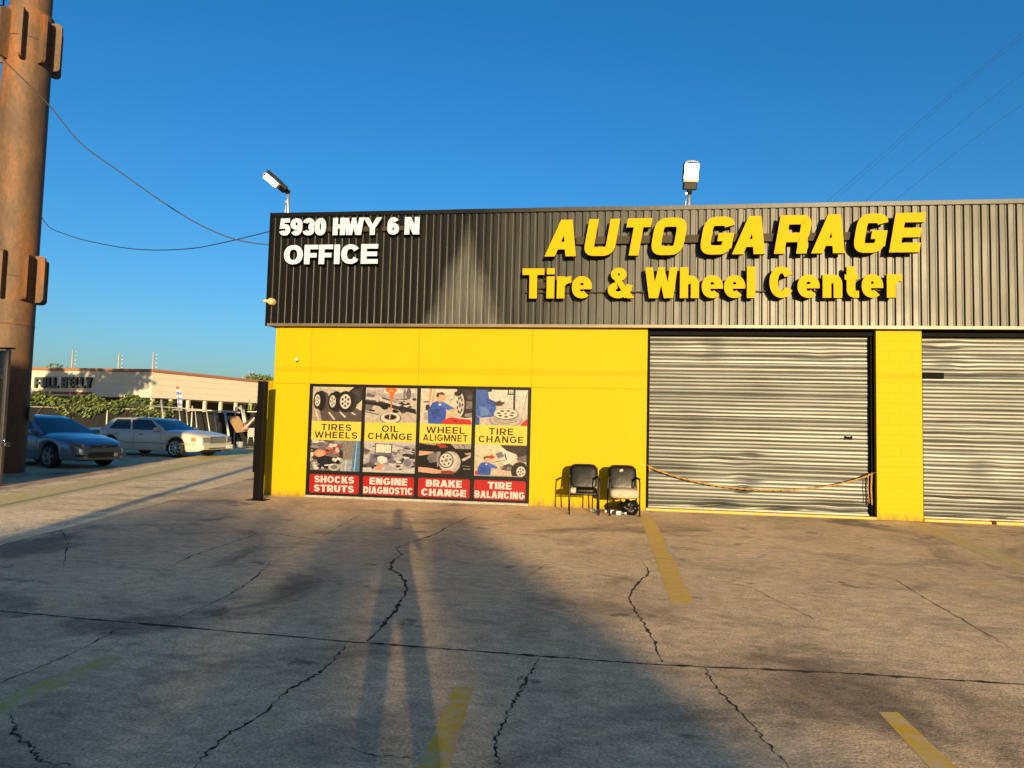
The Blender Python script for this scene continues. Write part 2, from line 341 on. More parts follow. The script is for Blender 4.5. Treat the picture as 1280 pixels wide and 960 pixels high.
# block pillars
def block_mat():
    m = mat('yellow_block_paint', YEL, .6, 0, .08); t = m.node_tree; b = t.nodes['Principled BSDF']
    tc = t.nodes.new('ShaderNodeTexCoord'); mp = t.nodes.new('ShaderNodeMapping'); mp.inputs['Rotation'].default_value = (R_(90), 0, 0); mp.inputs['Location'].default_value = (.2,0,.02)
    t.links.new(tc.outputs['Object'], mp.inputs[0])
    br = t.nodes.new('ShaderNodeTexBrick'); br.inputs['Scale'].default_value = 1; br.inputs['Brick Width'].default_value = .4075; br.inputs['Row Height'].default_value = .2; br.inputs['Mortar Size'].default_value = .006; br.inputs['Mortar Smooth'].default_value = .5
    t.links.new(mp.outputs[0], br.inputs[0])
    bp = t.nodes.new('ShaderNodeBump'); bp.invert = True; bp.inputs['Strength'].default_value = .55; bp.inputs['Distance'].default_value = .006; t.links.new(br.outputs['Fac'], bp.inputs['Height'])
    n = t.nodes.new('ShaderNodeTexNoise'); n.inputs['Scale'].default_value = 70; t.links.new(tc.outputs['Object'], n.inputs[0])
    b2 = t.nodes.new('ShaderNodeBump'); b2.inputs['Strength'].default_value = .25; b2.inputs['Distance'].default_value = .006; t.links.new(n.outputs[0], b2.inputs['Height']); t.links.new(bp.outputs[0], b2.inputs['Normal'])
    t.links.new(b2.outputs[0], b.inputs['Normal']); return m
M_block = block_mat(); wall_dirt(M_block)
for a, b_ in ((C0, C1), (D2, D2+.8)):
    pl = MB(); pl.box(a, b_, 0, .55, 0, ZB-.005); part(pl, 'pillar', M_block)
for x in (D1+.001, C0-.06, C1+.001, D2-.06):
    jb = MB(); jb.box(x, x+.059, .12, .34, 0, ZB-.02); part(jb, 'door_guide', M_dark)
hd = MB(); hd.box(D1, C0, .10, .5, 3.5, ZB-.006); hd.box(C1, D2, .10, .5, 3.5, ZB-.006); part(hd, 'door_header', M_dark)
bd = MB(); bd.box(X0+.005, XE, .6, 16, 0, 5.9); part(bd, 'side_wall', M_yellow)
rf = MB(); rf.box(X0+.02, XE-.02, .3, 15.9, 5.905, 5.98); rf.box(X0-.13, XE, 0, .3, ZB+.03, 5.9); part(rf, 'roof', mat('grey_roofing', (.2,.2,.19), .8))
# corrugated fascia
def fascia():
    mb = MB(); per = .1524; prof = [(0,.002),(.004,0),(.088,0),(.104,.005),(.106,.036),(.132,.036),(.148,.032),(.150,.004)]
    xs = []; x = X0-.15
    while x < XE:
        for dx, dy in prof: xs.append((x+dx, dy))
        x += per
    nz = 10; grid = []
    for k in range(nz+1):
        z = ZB+.04+(ZT-.09-ZB-.04)*k/nz; row = []
        for x, dy in xs:
            n = noise.noise(Vector((x*2.3, 0, z*1.4)))*.004+noise.noise(Vector((x*7, 5, z*.8)))*.003
            row.append((x, -.15+dy-n*1.0, z))
        grid.append(row)
    W = len(xs)
    vs = [p for r in grid for p in r]
    fs = [(k*W+i, k*W+i+1, (k+1)*W+i+1, (k+1)*W+i) for k in range(nz) for i in range(W-1)]
    mb.mesh(vs, fs)
    # end return
    mb.box(X0-.155, X0-.152, -.15, .3, ZB, ZT-.03)
    return mb
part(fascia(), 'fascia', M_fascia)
tr = MB(); x = X0-.16
random.seed(3)
while x < XE:                                         # cap flashing in lapped lengths
    L_ = random.uniform(1.6, 2.6); dz = random.uniform(-.012, .012); x2 = min(XE, x+L_)
    tr.box(x+.001, x2-.001, -.172-random.uniform(0,.004), -.02, ZT-.085+dz, ZT+dz*.7)
    x = x2
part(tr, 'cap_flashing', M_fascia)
tr = MB(); tr.box(X0-.158, XE, -.168, -.115, ZB-.012, ZB+.045); tr.box(X0-.158, XE, -.114, -.002, ZB-.008, ZB+.004)
part(tr, 'base_flashing', mat('bronze_trim', (.13,.105,.075), .45, .3, .5, 3, .6, stretch=(.5,1,1)))
tr = MB(); tr.box(X0-.172, X0-.13, -.176, -.149, ZB-.014, ZT+.004); part(tr, 'corner_trim', M_black)
# roll-up doors
def shutter(x0, x1, seed):
    mb = MB(); H = 3.5; per = .0762; n = int(H/per)+1; nx = 70
    prof = [(0,.016),(.06,.015),(.10,.0),(.35,-.0015),(.65,-.0015),(.92,.0),(.96,.003)]
    rng = random.Random(seed); rows = []
    for k in range(n):
        off = rng.uniform(-.004, .004); tilt = rng.gauss(0, .0085)+.008*math.sin(k*.9+seed)*math.sin(k*.23)
        for t, d in prof:
            z = .05+(k+t)*per
            if z < H: rows.append((z, d+off+tilt*(t-.4), k, t))
    dents = [(.37,.29,.03,.5,.10),(.45,.19,.035,.22,.09),(.44,.135,.05,.10,.05),(.30,.03,.05,.45,.08),(.62,.02,.04,.4,.07),(.85,.05,.03,.5,.1),(.78,.93,.02,.35,.16),(.27,.93,.016,.25,.2),(.47,.33,.02,.2,.05),(.15,.55,.01,.6,.2)]
    if seed == 2: dents = [(.10,.97,.03,.4,.08),(.16,.86,.03,.3,.15),(.05,.12,.03,1.2,.05),(.2,.5,.012,.8,.3),(.3,.3,.02,.3,.2),(.1,.02,.03,.7,.06)]
    vs = []
    for z, d, k, t_ in rows:
        for i in range(nx+1):
            u = i/nx; x = x0+(x1-x0)*u; y = .22+d
            y += .007*noise.noise(Vector((x*.7, seed*3, z*1.1)))+.003*noise.noise(Vector((x*1.6, seed, z*6)))+.004*noise.noise(Vector((x*1.1, k*7.3, 0)))+.009*(t_-.5)*noise.noise(Vector((x*.9+seed*9, k*3.7, 4)))
            zz = z
            for du, dv, a, sx, sz in dents:
                q = ((x-(x0+du*(x1-x0)))/sx)**2+((z-dv*3.45)/sz)**2
                if q < 6: e = math.exp(-q); y += 1.7*a*e; zz -= .4*a*e*math.sin(7*(x-x0)+k*.7)
            if z < .12: zz += .02*noise.noise(Vector((x*1.7, 1, seed)))+.012
            vs.append((x, y, zz))
    W = nx+1
    mb.mesh(vs, [(k*W+i, k*W+i+1, (k+1)*W+i+1, (k+1)*W+i) for k in range(len(rows)-1) for i in range(nx)], 0, True)
    return mb
for x0, x1, sd_ in ((D1+.03, C0-.05, 1), (C1+.03, D2-.05, 2)):
    d = part(shutter(x0, x1, sd_), 'roll_up_door', M_door)
    b = MB(); b.box(x0, x1, .19, .25, .035, .075); sub(b, 'bottom_bar', mat('dull_bar', (.22,.2,.17), .5, .4, .5, 5, .5), d)
    b = MB()
    if sd_ == 1: b.box(4.57, 4.68, .18, .2, 1.50, 1.55); b.box(4.56,4.575,.178,.2,1.49,1.56); b.box(4.675,4.69,.178,.2,1.49,1.56); sub(b, 'lock_slot', M_dark, d)
    else:
        b.box(5.98, 6.36, .185, .206, 2.70, 2.82, bev=.008); sub(b, 'cover_plate', M_dark, d)
        tag(d, 'dented galvanised door with a black cover plate near its top')
# yellow painted thresholds
th = MB(); th.box(D1, C0-.01, -.03, .17, 0, .048, bev=.012); th.box(C1+.005, 7.05, -.03, .17, 0, .05, bev=.012); th.box(7.12, D2, -.05, .17, 0, .056, bev=.014)
part(th, 'threshold', worn_paint('chipped_yellow_kerb', (.5,.27,.02), (.36,.28,.16), .46))
# shop window: frame and eight panes
divs = [PX0, -5.1, -3.91, -2.735, PX1]
fr = MB()
for i, x in enumerate(divs):
    a, b = (x, x+.06) if i == 0 else ((x-.06, x) if i == 4 else (x-.032, x+.032))
    fr.box(a, b, -.004, .045, .046, PZ-.002)
for z0, z1 in ((.046,.085),(.49,.555),(PZ-.05,PZ-.002)):
    for i in range(4):
        a = divs[i]+(.06 if i == 0 else .032); b = divs[i+1]-(.06 if i == 3 else .032)
        fr.box(a+.0005, b-.0005, 0, .045, z0, z1)
wf = part(fr, 'window', M_frame)
for i in range(4):
    a = divs[i]+(.06 if i == 0 else .032); b = divs[i+1]-(.06 if i == 3 else .032)
    for z0, z1 in ((.086,.489),(.556,PZ-.051)):
        p = MB(); p.box(a+.001, b-.001, .03, .036, z0, z1); sub(p, 'pane', M_glass, wf)
# low yellow wing wall, set back from the corner
wg = MB(); A = Vector((-7.13,.02,0)); B = Vector((-7.6,.32,0)); t_ = (B-A).normalized(); n_ = Vector((t_.y,-t_.x,0))*-.0
dn = Vector((.77,.63,0))*.14
wg.mesh([A,B,B+dn,A+dn]+[p+Vector((0,0,2.45)) for p in (A,B,B+dn,A+dn)], [(0,3,2,1),(4,5,6,7),(0,1,5,4),(1,2,6,5),(2,3,7,6),(3,0,4,7)])
part(wg, 'wing_wall', M_yellow)

# ------------------------------------------------------------------ lettering
def sell(cx, cy, rx, ry, a0, a1, n=2.0, k=None):
    k = k or max(6, int(abs(a1-a0)/9)); out = []
    for i in range(k+1):
        a = R_(a0+(a1-a0)*i/k); c, s = math.cos(a), math.sin(a)
        out.append((cx+rx*math.copysign(abs(c)**(2/n), c), cy+ry*math.copysign(abs(s)**(2/n), s)))
    return out
def stroke(pts, w, h, closed=False):
    q = [pts[0]]
    for p in pts[1:]:
        if math.hypot(p[0]-q[-1][0], p[1]-q[-1][1]) > 1e-4: q.append(p)
    if closed and math.hypot(q[0][0]-q[-1][0], q[0][1]-q[-1][1]) < 1e-3: q.pop()
    L = []; R = []; N = len(q)
    for i, p in enumerate(q):
        a = q[i-1] if (i or closed) else p; b = q[(i+1) % N] if (i < N-1 or closed) else p
        tx, ty = b[0]-a[0], b[1]-a[1]; l = math.hypot(tx, ty) or 1; nx, ny = -ty/l, tx/l
        t = math.hypot(w*nx, h*ny)/2
        L.append((p[0]+nx*t, p[1]+ny*t)); R.append((p[0]-nx*t, p[1]-ny*t))
    return (L, R, closed)
def bar(x0, x1, y0, y1): return ([(x0,y1),(x1,y1)], [(x0,y0),(x1,y0)], False)
def dia(x0, x1, x2, x3, y0=0, y1=1): return ([(x0,y0),(x2,y1)], [(x1,y0),(x3,y1)], False)   # bottom x0..x1, top x2..x3
def glyph(c, W, w, h, n=2.3):
    O = []; m = W/2
    def bowl(x0, x1, y0, y1, nn):
        xm = max(x0+.02, x1-(y1-y0)*.5*(1 if nn < 3 else 1)); ry = (y1-y0)/2
        return [(x0,y1)]+sell(xm, (y0+y1)/2, x1-xm, ry, 90, -90, nn)+[(x0,y0)]
    if c in 'O0': O.append(stroke(sell(m, .5, m-w/2, .5-h/2, 0, 360, n, 48), w, h, True))
    elif c == 'C': O.append(stroke(sell(m, .5, m-w/2, .5-h/2, 31, 329, n), w, h))
    elif c == 'G':
        O.append(stroke(sell(m, .5, m-w/2, .5-h/2, 36 if n < 3 else 24, 342, n), w, h)); O.append(bar(W*.52, W, .5-h*.62, .5+h*.28)); O.append(bar(W-w, W, .16, .5))
    elif c == 'S':
        ry = (1-h)/4; O.append(stroke(sell(m, .5+ry, m-w/2, ry, 12, 270, n)+sell(m, .5-ry, m-w/2, ry, 90, -168, n), w, h))
    elif c == '3':
        ry = (1-h)/4; O.append(stroke(sell(m, .5+ry, m-w/2, ry, 170, -90, n), w, h)); O.append(stroke(sell(m, .5-ry, m-w/2, ry, 90, -170, n), w, h))
    elif c == '5':
        ry = .335-h/2; O.append(bar(W*.12, W*.93, 1-h, 1)); O.append(dia(W*.04, W*.04+w*.8, W*.12, W*.12+w*.8, .40, 1)); O.append(stroke(sell(m, .335, m-w/2, ry, 150, -165, n), w, h))
    elif c in '69':
        ry = .33-h/2; s = [stroke(sell(m, .33, m-w/2, ry, 0, 360, n, 40), w, h, True), stroke(sell(m, .5, m-w/2, .5-h/2, 195, 40, n), w, h)]
        if c == '9': s = [([(W-x, 1-y) for x, y in L], [(W-x, 1-y) for x, y in R], k) for L, R, k in s]
        O += s
    elif c == 'A':
        k = w*1.12; f = .16 if n > 3 else .0
        O.append(dia(0, k, m-w*.62-f*W*.0, m+w*.42)); O.append(dia(W-k, W, m-w*.42, m+w*.62)); O.append(bar(W*.2, W*.8, .19, .19+h*.85))
    elif c in 'BPR':
        t = .5 if c != 'P' else .43
        O.append(bar(0, w, 0, 1)); u = h/2; yb = .5-u+.0 if c != 'B' else .5
        lo = .5 if c == 'B' else (.42)
        O.append(stroke(bowl(w*.6, W-w/2-(.03*W if c == 'B' else 0), lo, 1-u, max(n, 2.2)), w, h))
        if c == 'B': O.append(stroke(bowl(w*.6, W-w/2, u, .5, max(n, 2.2)), w, h))
        if c == 'R':
            if n > 3: O.append(stroke([(W*.5,.43),(W*.72,.42),(W-w*.62,.36),(W-w*.5,.2),(W-w*.5,0)], w, h))
            else: O.append(dia(W-w*1.12, W+w*.02, W*.38, W*.38+w*1.1, 0, .44))
    elif c == 'D':
        O.append(bar(0, w, 0, 1)); O.append(stroke(bowl(w*.6, W-w/2, h/2, 1-h/2, n), w, h))
    elif c == 'E': O.append(bar(0, w, 0, 1)); [O.append(bar(w*.5, W*(1 if y != .5-h/2 else .95), y, y+h)) for y in (0, .5-h/2, 1-h)]
    elif c == 'F': O.append(bar(0, w, 0, 1)); [O.append(bar(w*.5, W*(1 if y > .6 else .9), y, y+h)) for y in (.46-h/2, 1-h)]
    elif c == 'H': O.append(bar(0, w, 0, 1)); O.append(bar(W-w, W, 0, 1)); O.append(bar(w*.5, W-w*.5, .5-h/2, .5+h/2))
    elif c in 'Il': O.append(bar(m-w/2, m+w/2, 0, 1))
    elif c == 'K': O.append(bar(0, w, 0, 1)); O.append(dia(w*.5, w*1.6, W-w*1.2, W, .33, 1)); O.append(dia(W-w*1.2, W+w*.05, W*.36, W*.36+w, 0, .62))
    elif c == 'L': O.append(bar(0, w, 0, 1)); O.append(bar(w*.5, W, 0, h))
    elif c == 'M':
        O.append(bar(0, w*.9, 0, 1)); O.append(bar(W-w*.9, W, 0, 1)); O.append(dia(m-w*.5, m+w*.4, 0, w*1.2)); O.append(dia(m-w*.4, m+w*.5, W-w*1.2, W))
    elif c == 'N': O.append(bar(0, w*.95, 0, 1)); O.append(bar(W-w*.95, W, 0, 1)); O.append(dia(W-w*1.2, W, 0, w*1.2))
    elif c == 'T': O.append(bar(0, W, 1-h, 1)); O.append(bar(m-w/2, m+w/2, 0, 1-h*.5))
    elif c == 'U':
        r = min(m-w/2, .42); nn = max(n, 2.3)
        O.append(stroke([(w/2,1),(w/2,.55)]+sell(m, h/2+r*.95, m-w/2, r*.95, 180, 360, nn)+[(W-w/2,.55),(W-w/2,1)], w, h))
    elif c == 'V': O.append(dia(m-w*.6, m+w*.45, 0, w*1.1)); O.append(dia(m-w*.45, m+w*.6, W-w*1.1, W))
    elif c == 'W':
        a = W*.27; b = W-a; k = w*.95
        O += [dia(a-k*.6, a+k*.4, 0, k), dia(a-k*.4, a+k*.6, m-k*.35, m+k*.5), dia(b-k*.6, b+k*.4, m-k*.5, m+k*.35), dia(b-k*.4, b+k*.6, W-k, W)]
    elif c == 'Y': O.append(bar(m-w/2, m+w/2, 0, .46)); O.append(dia(m-w*.52, m+w*.45, 0, w*1.1, .38, 1)); O.append(dia(m-w*.45, m+w*.52, W-w*1.1, W, .38, 1))
    elif c == '&':
        O.append(dia(W*.74, W*1.02, W*.20, W*.46, 0, .66)); O.append(stroke(sell(W*.42, .78, W*.30-w*.42, .22-h*.42, 0, 360, 2, 26), w*.86, h*.84, True))
        O.append(stroke(sell(W*.40, .265, W*.40-w/2, .265-h/2, 100, 318, 2, 18), w, h)); O.append(stroke([(W*.58,.07),(W*.70,.16),(W*.80,.30),(W*.84,.44)], w*.8, h*.8))
    elif c == 'i': O.append(bar(m-w/2, m+w/2, 0, .73)); O.append(bar(m-w/2, m+w/2, .80, 1))
    elif c == 'r': O.append(bar(0, w, 0, .73)); O.append(stroke(sell(W*.98, .36, W*.98-w/2, .37-h/2, 165, 88, 2), w, h))
    elif c == 'e':
        O.append(stroke(sell(m, .365, m-w/2, .365-h/2, -20, -320, 2.2)[::-1] if False else sell(m, .365, m-w/2, .365-h/2, 8, 312, 2.2), w, h)); O.append(bar(w*.6, W, .30, .30+h*.62)); O.append(bar(W-w, W, .30, .40))
    elif c == 'h' or c == 'n':
        O.append(bar(0, w, 0, 1 if c == 'h' else .73)); O.append(stroke([(W-w/2,0),(W-w/2,.40)]+sell(m+w*.1, .42, m-w*.6, .31-h/2, 0, 165, 2.1), w, h))
    elif c == 't': O.append(stroke([(W*.42,.98),(W*.42,.3)]+sell(W*.42+W*.26, .26, W*.26, .26-h/2, 180, 265, 2)+[(W*.95,h/2)], w, h)); O.append(bar(0, W*.92, .73-h*.75, .73))
    return O
def put_strips(mb, strips, x0, z0, sx, H, yf, depth, shear=0, mf=0, ms=1, dk=.0006, slope=0):
    for k, (L, R, cl) in enumerate(strips):
        y = yf-k*dk
        def P(p, yy): return (x0+(p[0]*sx+shear*p[1])*H, yy, z0+p[1]*H+slope*p[0]*H)
        n = len(L)
        for i in range(n if cl else n-1):
            j = (i+1) % n
            mb.face([P(R[i],y), P(R[j],y), P(L[j],y), P(L[i],y)], mf)
            if depth:
                yb = yf+depth
                mb.face([P(L[i],y), P(L[j],y), P(L[j],yb), P(L[i],yb)], ms); mb.face([P(R[j],y), P(R[i],y), P(R[i],yb), P(R[j],yb)], ms)
        if depth and not cl:
            yb = yf+depth
            mb.face([P(R[0],y), P(L[0],y), P(L[0],yb), P(R[0],yb)], ms); mb.face([P(L[-1],y), P(R[-1],y), P(R[-1],yb), P(L[-1],yb)], ms)
def fix_normals(o):
    bm = bmesh.new(); bm.from_mesh(o.data); bmesh.ops.remove_doubles(bm, verts=bm.verts, dist=1e-5); bmesh.ops.recalc_face_normals(bm, faces=bm.faces); bm.to_mesh(o.data); bm.free()
def sign(label, letters, ytop, ybot, yfront, depth, w, h, n, face, shear=0, race=None, lower=None):
    """letters: (char, pixel x0, x1) on the facade; ytop/ybot: functions of pixel x giving cap top and baseline."""
    first = wp(letters[0][1], ybot(letters[0][1]), yfront)
    last = wp(letters[-1][2], ybot(letters[-1][2]), yfront)
    root = thing('wall_sign', label, 'sign', ((first.x+last.x)/2, yfront+depth, first.z))
    off = -Vector(root.location)
    for c, xa, xb in letters:
        a = wp(xa, ybot(xa), yfront); b = wp(xb, ybot(xb), yfront); tp = wp((xa+xb)/2, ytop((xa+xb)/2), yfront)
        mid = wp((xa+xb)/2, ybot((xa+xb)/2), yfront)
        H = tp.z-mid.z; W = (b.x-a.x)/H-shear
        mb = MB(); put_strips(mb, glyph(c, W, w, h, n), a.x, mid.z, 1, H, yfront, depth, shear)
        # pop the corner apart a little, like hand mounted letters
        o = mb.build('letter', [face, M_return], root); o.location = off
    if race:
        for xa, xb, ya, yb_, dy, th_ in race:
            p = wp(xa, ya, yfront); q = wp(xb, yb_, yfront); mb = MB()
            mb.mesh([(p.x,-.17,p.z-th_/2),(q.x,-.17,q.z-th_/2),(q.x,-.17-dy,q.z-th_/2),(p.x,-.17-dy,p.z-th_/2),(p.x,-.17,p.z+th_/2),(q.x,-.17,q.z+th_/2),(q.x,-.17-dy,q.z+th_/2),(p.x,-.17-dy,p.z+th_/2)],
                    [(0,1,2,3),(7,6,5,4),(3,2,6,7),(2,1,5,6),(1,0,4,5),(0,3,7,4)])
            o = mb.build('raceway', M_race, root); o.location = off
    return root
def lr(xa, ya, xb, yb): return lambda x: ya+(yb-ya)*(x-xa)/(xb-xa)
sign('slanted yellow block letters reading AUTO GARAGE on a grey raceway', [('A',680.5,727.5),('U',728.4,774.7),('T',776.6,815),('O',811.8,860.4),('G',873.2,921),('A',915,964.5),('R',967.5,1016.5),('A',1014,1064.5),('G',1065,1113.5),('E',1111.4,1158)],
     lr(700,274.8,1140,266), lr(700,320.4,1140,315.2), -.40, .12, .25, .24, 4.2, M_letter, .165,
     race=[(720,1128,298,291,.07,.155)])
sign('yellow rounded letters reading Tire & Wheel Center on the lower fascia', [('T',652.5,679.8),('i',683.3,692.3),('r',695.8,713.6),('e',714.6,739.6),('&',759.5,792),('W',806,846.6),('h',849.8,873.7),('e',877,903.5),('e',905,931.4),('l',934,943.6),('C',961.8,992.3),('e',997,1024.5),('n',1028.4,1052.9),('t',1056,1074.7),('e',1077.3,1104),('r',1108.7,1127.8)],
     lr(660,335.6,1100,332), lr(660,373,1100,372), -.38, .11, .255, .215, 2.1, M_letter, race=[(668,690,355,355,.06,.12),(655,1124,363.5,361,.04,.022)])
sign('cream raised letters reading 5930 HWY 6 N at the corner of the fascia', [('5',348.7,362.6),('9',362.6,377.6),('3',378,392.6),('0',392.8,407.2),('H',415.6,431),('W',429.5,454.4),('Y',453.4,477),('6',483.9,498.6),('N',505.4,524)],
     lr(350,273.2,520,271.2), lr(350,294.5,520,293), -.31, .08, .30, .24, 2.2, M_white, race=[(398,412,285,285,.06,.10),(450,470,285,284.5,.06,.10),(476,503,284.5,283.5,.06,.09)])
sign('wide cream raised letters reading OFFICE below the address', [('O',354.5,378),('F',379.8,397),('F',398,415.6),('I',417,424.4),('C',426,449.4),('E',450.7,472)],
     lr(355,306.5,470,305), lr(355,330.5,470,329.5), -.31, .08, .30, .23, 2.2, M_white, race=[(392,400,318,318,.06,.07)])

# ------------------------------------------------------------------ printed window posters
PR = .36                                     # ink and vinyl darken the sheet
def ink(r, g, b): return tuple(v*PR for v in srgb(r, g, b))
class Art:
    def __init__(s, x0, x1, z0, z1, y): s.b = (x0, x1, z0, z1); s.y = y; s.mb = MB(); s.k = 0
    def poly(s, pts, c):
        x0, x1, z0, z1 = s.b; y = s.y-s.k*.00035; s.k += 1
        s.mb.face([(x0+(x1-x0)*min(1,max(0,u)), y, z0+(z1-z0)*min(1,max(0,v))) for u, v in pts], 0, ink(*c))
    def rect(s, a, b, c, d, col): s.poly([(a,c),(b,c),(b,d),(a,d)], col)
    def ell(s, cx, cy, rx, ry, col, rot=0, n=22):
        cr, sr = math.cos(R_(rot)), math.sin(R_(rot))
        s.poly([(cx+rx*math.cos(t)*cr-ry*math.sin(t)*sr, cy+rx*math.cos(t)*sr+ry*math.sin(t)*cr) for t in [2*math.pi*i/n for i in range(n)]], col)
    def line(s, pts, w, col):
        L, R, _ = stroke(pts, w, w); s.poly(L+R[::-1], col)
    def blobs(s, n, box, cols, r0, r1, rng):
        for i in range(n):
            cx = rng.uniform(box[0], box[1]); cy = rng.uniform(box[2], box[3]); k = rng.randint(4, 7); r = rng.uniform(r0, r1); a0 = rng.uniform(0, 6)
            s.poly([(cx+r*rng.uniform(.5,1.3)*math.cos(a0+6.283*j/k), cy+r*rng.uniform(.4,1.1)*math.sin(a0+6.283*j/k)) for j in range(k)], rng.choice(cols))
    def grad(s, a, b, c, d, c0, c1, n=6):
        for i in range(n):
            f = i/(n-1); s.rect(a, b, c+(d-c)*i/n, c+(d-c)*(i+1)/n, tuple(c0[j]*(1-f)+c1[j]*f for j in range(3)))
def wheel(a, cx, cy, rx, ry, tyre=(38,34,36), rim=(222,216,208), sp=6):
    a.ell(cx, cy, rx, ry, tyre); a.ell(cx, cy, rx*.74, ry*.74, (92,86,84)); a.ell(cx, cy, rx*.68, ry*.68, rim)
    for i in range(sp):
        t = 2*math.pi*(i+.5)/sp; a.ell(cx+rx*.40*math.cos(t), cy+ry*.40*math.sin(t), rx*.13, ry*.13, (70,64,62))
    a.ell(cx, cy, rx*.12, ry*.12, (120,114,108))
G = random.Random(11)
GR = [(58,52,56),(120,112,116),(180,172,172),(212,204,198),(92,84,92),(40,36,40),(150,142,150)]
def p_tires(a):
    a.grad(0,1,0,1,(206,190,180),(214,206,168)); a.poly([(0,.42),(.3,.55),(1,.36),(1,0),(0,0)], (96,84,84)); a.poly([(0,.62),(.12,.5),(.2,0),(0,0)], (176,160,150)); a.poly([(0,.98),(.55,.9),(.30,.72),(0,.70)], (196,186,180))
    for p in ([(.06,.34),(.14,.02)], [(.34,.26),(.46,.05)], [(.56,.28),(.68,.12)], [(.80,.26),(.88,.20)], [(.90,.42),(.99,.34)]): a.line(p, .035, (214,204,192))
    for ox in (.06,.03,0): a.ell(.84+ox, .72+ox*1.3, .15, .26, (44,38,40), -8); a.ell(.86+ox,.72+ox*1.3,.12,.22,(74,66,68),-8)
    for cx, cy, rx, ry in ((.12,.60,.13,.29),(.43,.58,.15,.30)):
        a.ell(cx+.07, cy-.01, rx, ry, (52,45,46)); a.ell(cx+.12, cy-.02, rx*.8, ry*.95, (86,76,76)); a.ell(cx+.05, cy, rx*.8, ry, (40,34,35))
        wheel(a, cx-.02, cy, rx*.62, ry*.86, sp=5)
    a.ell(.76,.58,.15,.30,(56,48,50)); wheel(a, .67, .58, .16, .31, sp=6)
def p_oil(a):
    a.grad(0,1,0,1,(196,180,172),(206,196,192)); a.blobs(26, (0,1,.35,.75), GR, .05, .16, G)
    a.poly([(0,.88),(.4,.98),(.95,.99),(.98,.72),(.6,.68),(.2,.78)], (190,178,182)); a.poly([(.35,.96),(.95,.97),(.96,.86),(.35,.84)], (228,220,212)); a.ell(.84,.84,.05,.16,(110,100,112)); a.ell(.76,.84,.03,.15,(140,130,140))
    a.poly([(0,.62),(.5,.55),(.98,.40),(1,.26),(.55,.42),(0,.52)], (46,38,40)); a.blobs(10, (.05,.95,.3,.6), [(60,54,56),(30,26,28),(200,190,184)], .03, .08, G)
    a.poly([(0,.74),(.3,.70),(.72,.52),(.66,.47),(.28,.62),(0,.66)], (206,196,198)); a.line([(.1,.9),(.36,.74),(.7,.6)], .05, (176,166,170))
    a.poly([(0,.34),(.45,.20),(.5,0),(0,0)], (196,184,178)); a.line([(0,.30),(.28,.22)], .03, (120,112,112)); a.line([(0,.18),(.22,.10)],.03,(216,206,196))
    a.ell(.5,.13,.21,.17,(110,96,92)); a.ell(.5,.14,.19,.155,(226,214,204)); a.ell(.5,.16,.13,.09,(150,134,124)); a.ell(.5,.16,.11,.07,(38,28,26)); a.rect(.475,.5,.1,.24,(190,170,150))
    a.poly([(.40,1),(.58,1),(.62,.93),(.56,.86),(.54,.70),(.48,.72),(.46,.86),(.39,.92)], (232,112,44)); a.poly([(.485,.74),(.53,.74),(.52,.42),(.50,.30),(.495,.42)], (206,126,64)); a.ell(.5,.92,.05,.05,(245,150,80))
def person_blue(a, x, y, s, flip=1):
    B = (62,94,190); K = (232,178,146)
    a.poly([(x-.24*s*flip,y-.62*s),(x-.26*s*flip,y-.1*s),(x-.16*s*flip,y+.18*s),(x+.0*flip,y+.26*s),(x+.13*s*flip,y+.2*s),(x+.18*s*flip,y-.1*s),(x+.16*s*flip,y-.62*s)], B)
    a.poly([(x-.05*s*flip,y+.16*s),(x+.1*s*flip,y+.22*s),(x+.38*s*flip,y-.0*s),(x+.36*s*flip,y-.12*s),(x+.16*s*flip,y-.04*s)], (78,112,206)); a.poly([(x-.2*s*flip,y-.05*s),(x+.02*s*flip,y-.02*s),(x+.05*s*flip,y-.3*s),(x-.14*s*flip,y-.34*s)], (52,80,168))
    a.poly([(x-.02*s,y+.2*s),(x+.08*s,y+.2*s),(x+.08*s,y+.3*s),(x-.02*s,y+.3*s)], (214,158,128)); a.ell(x+.05*s*flip,y+.38*s,.105*s,.135*s,K); a.poly([(x-.07*s*flip,y+.40*s),(x-.06*s*flip,y+.52*s),(x+.06*s*flip,y+.56*s),(x+.15*s*flip,y+.49*s),(x+.1*s*flip,y+.46*s),(x+.0*s,y+.47*s),(x-.02*s*flip,y+.36*s)], (88,58,46))
    a.ell(x+.02*s*flip,y+.12*s,.035*s,.035*s,(210,216,232))
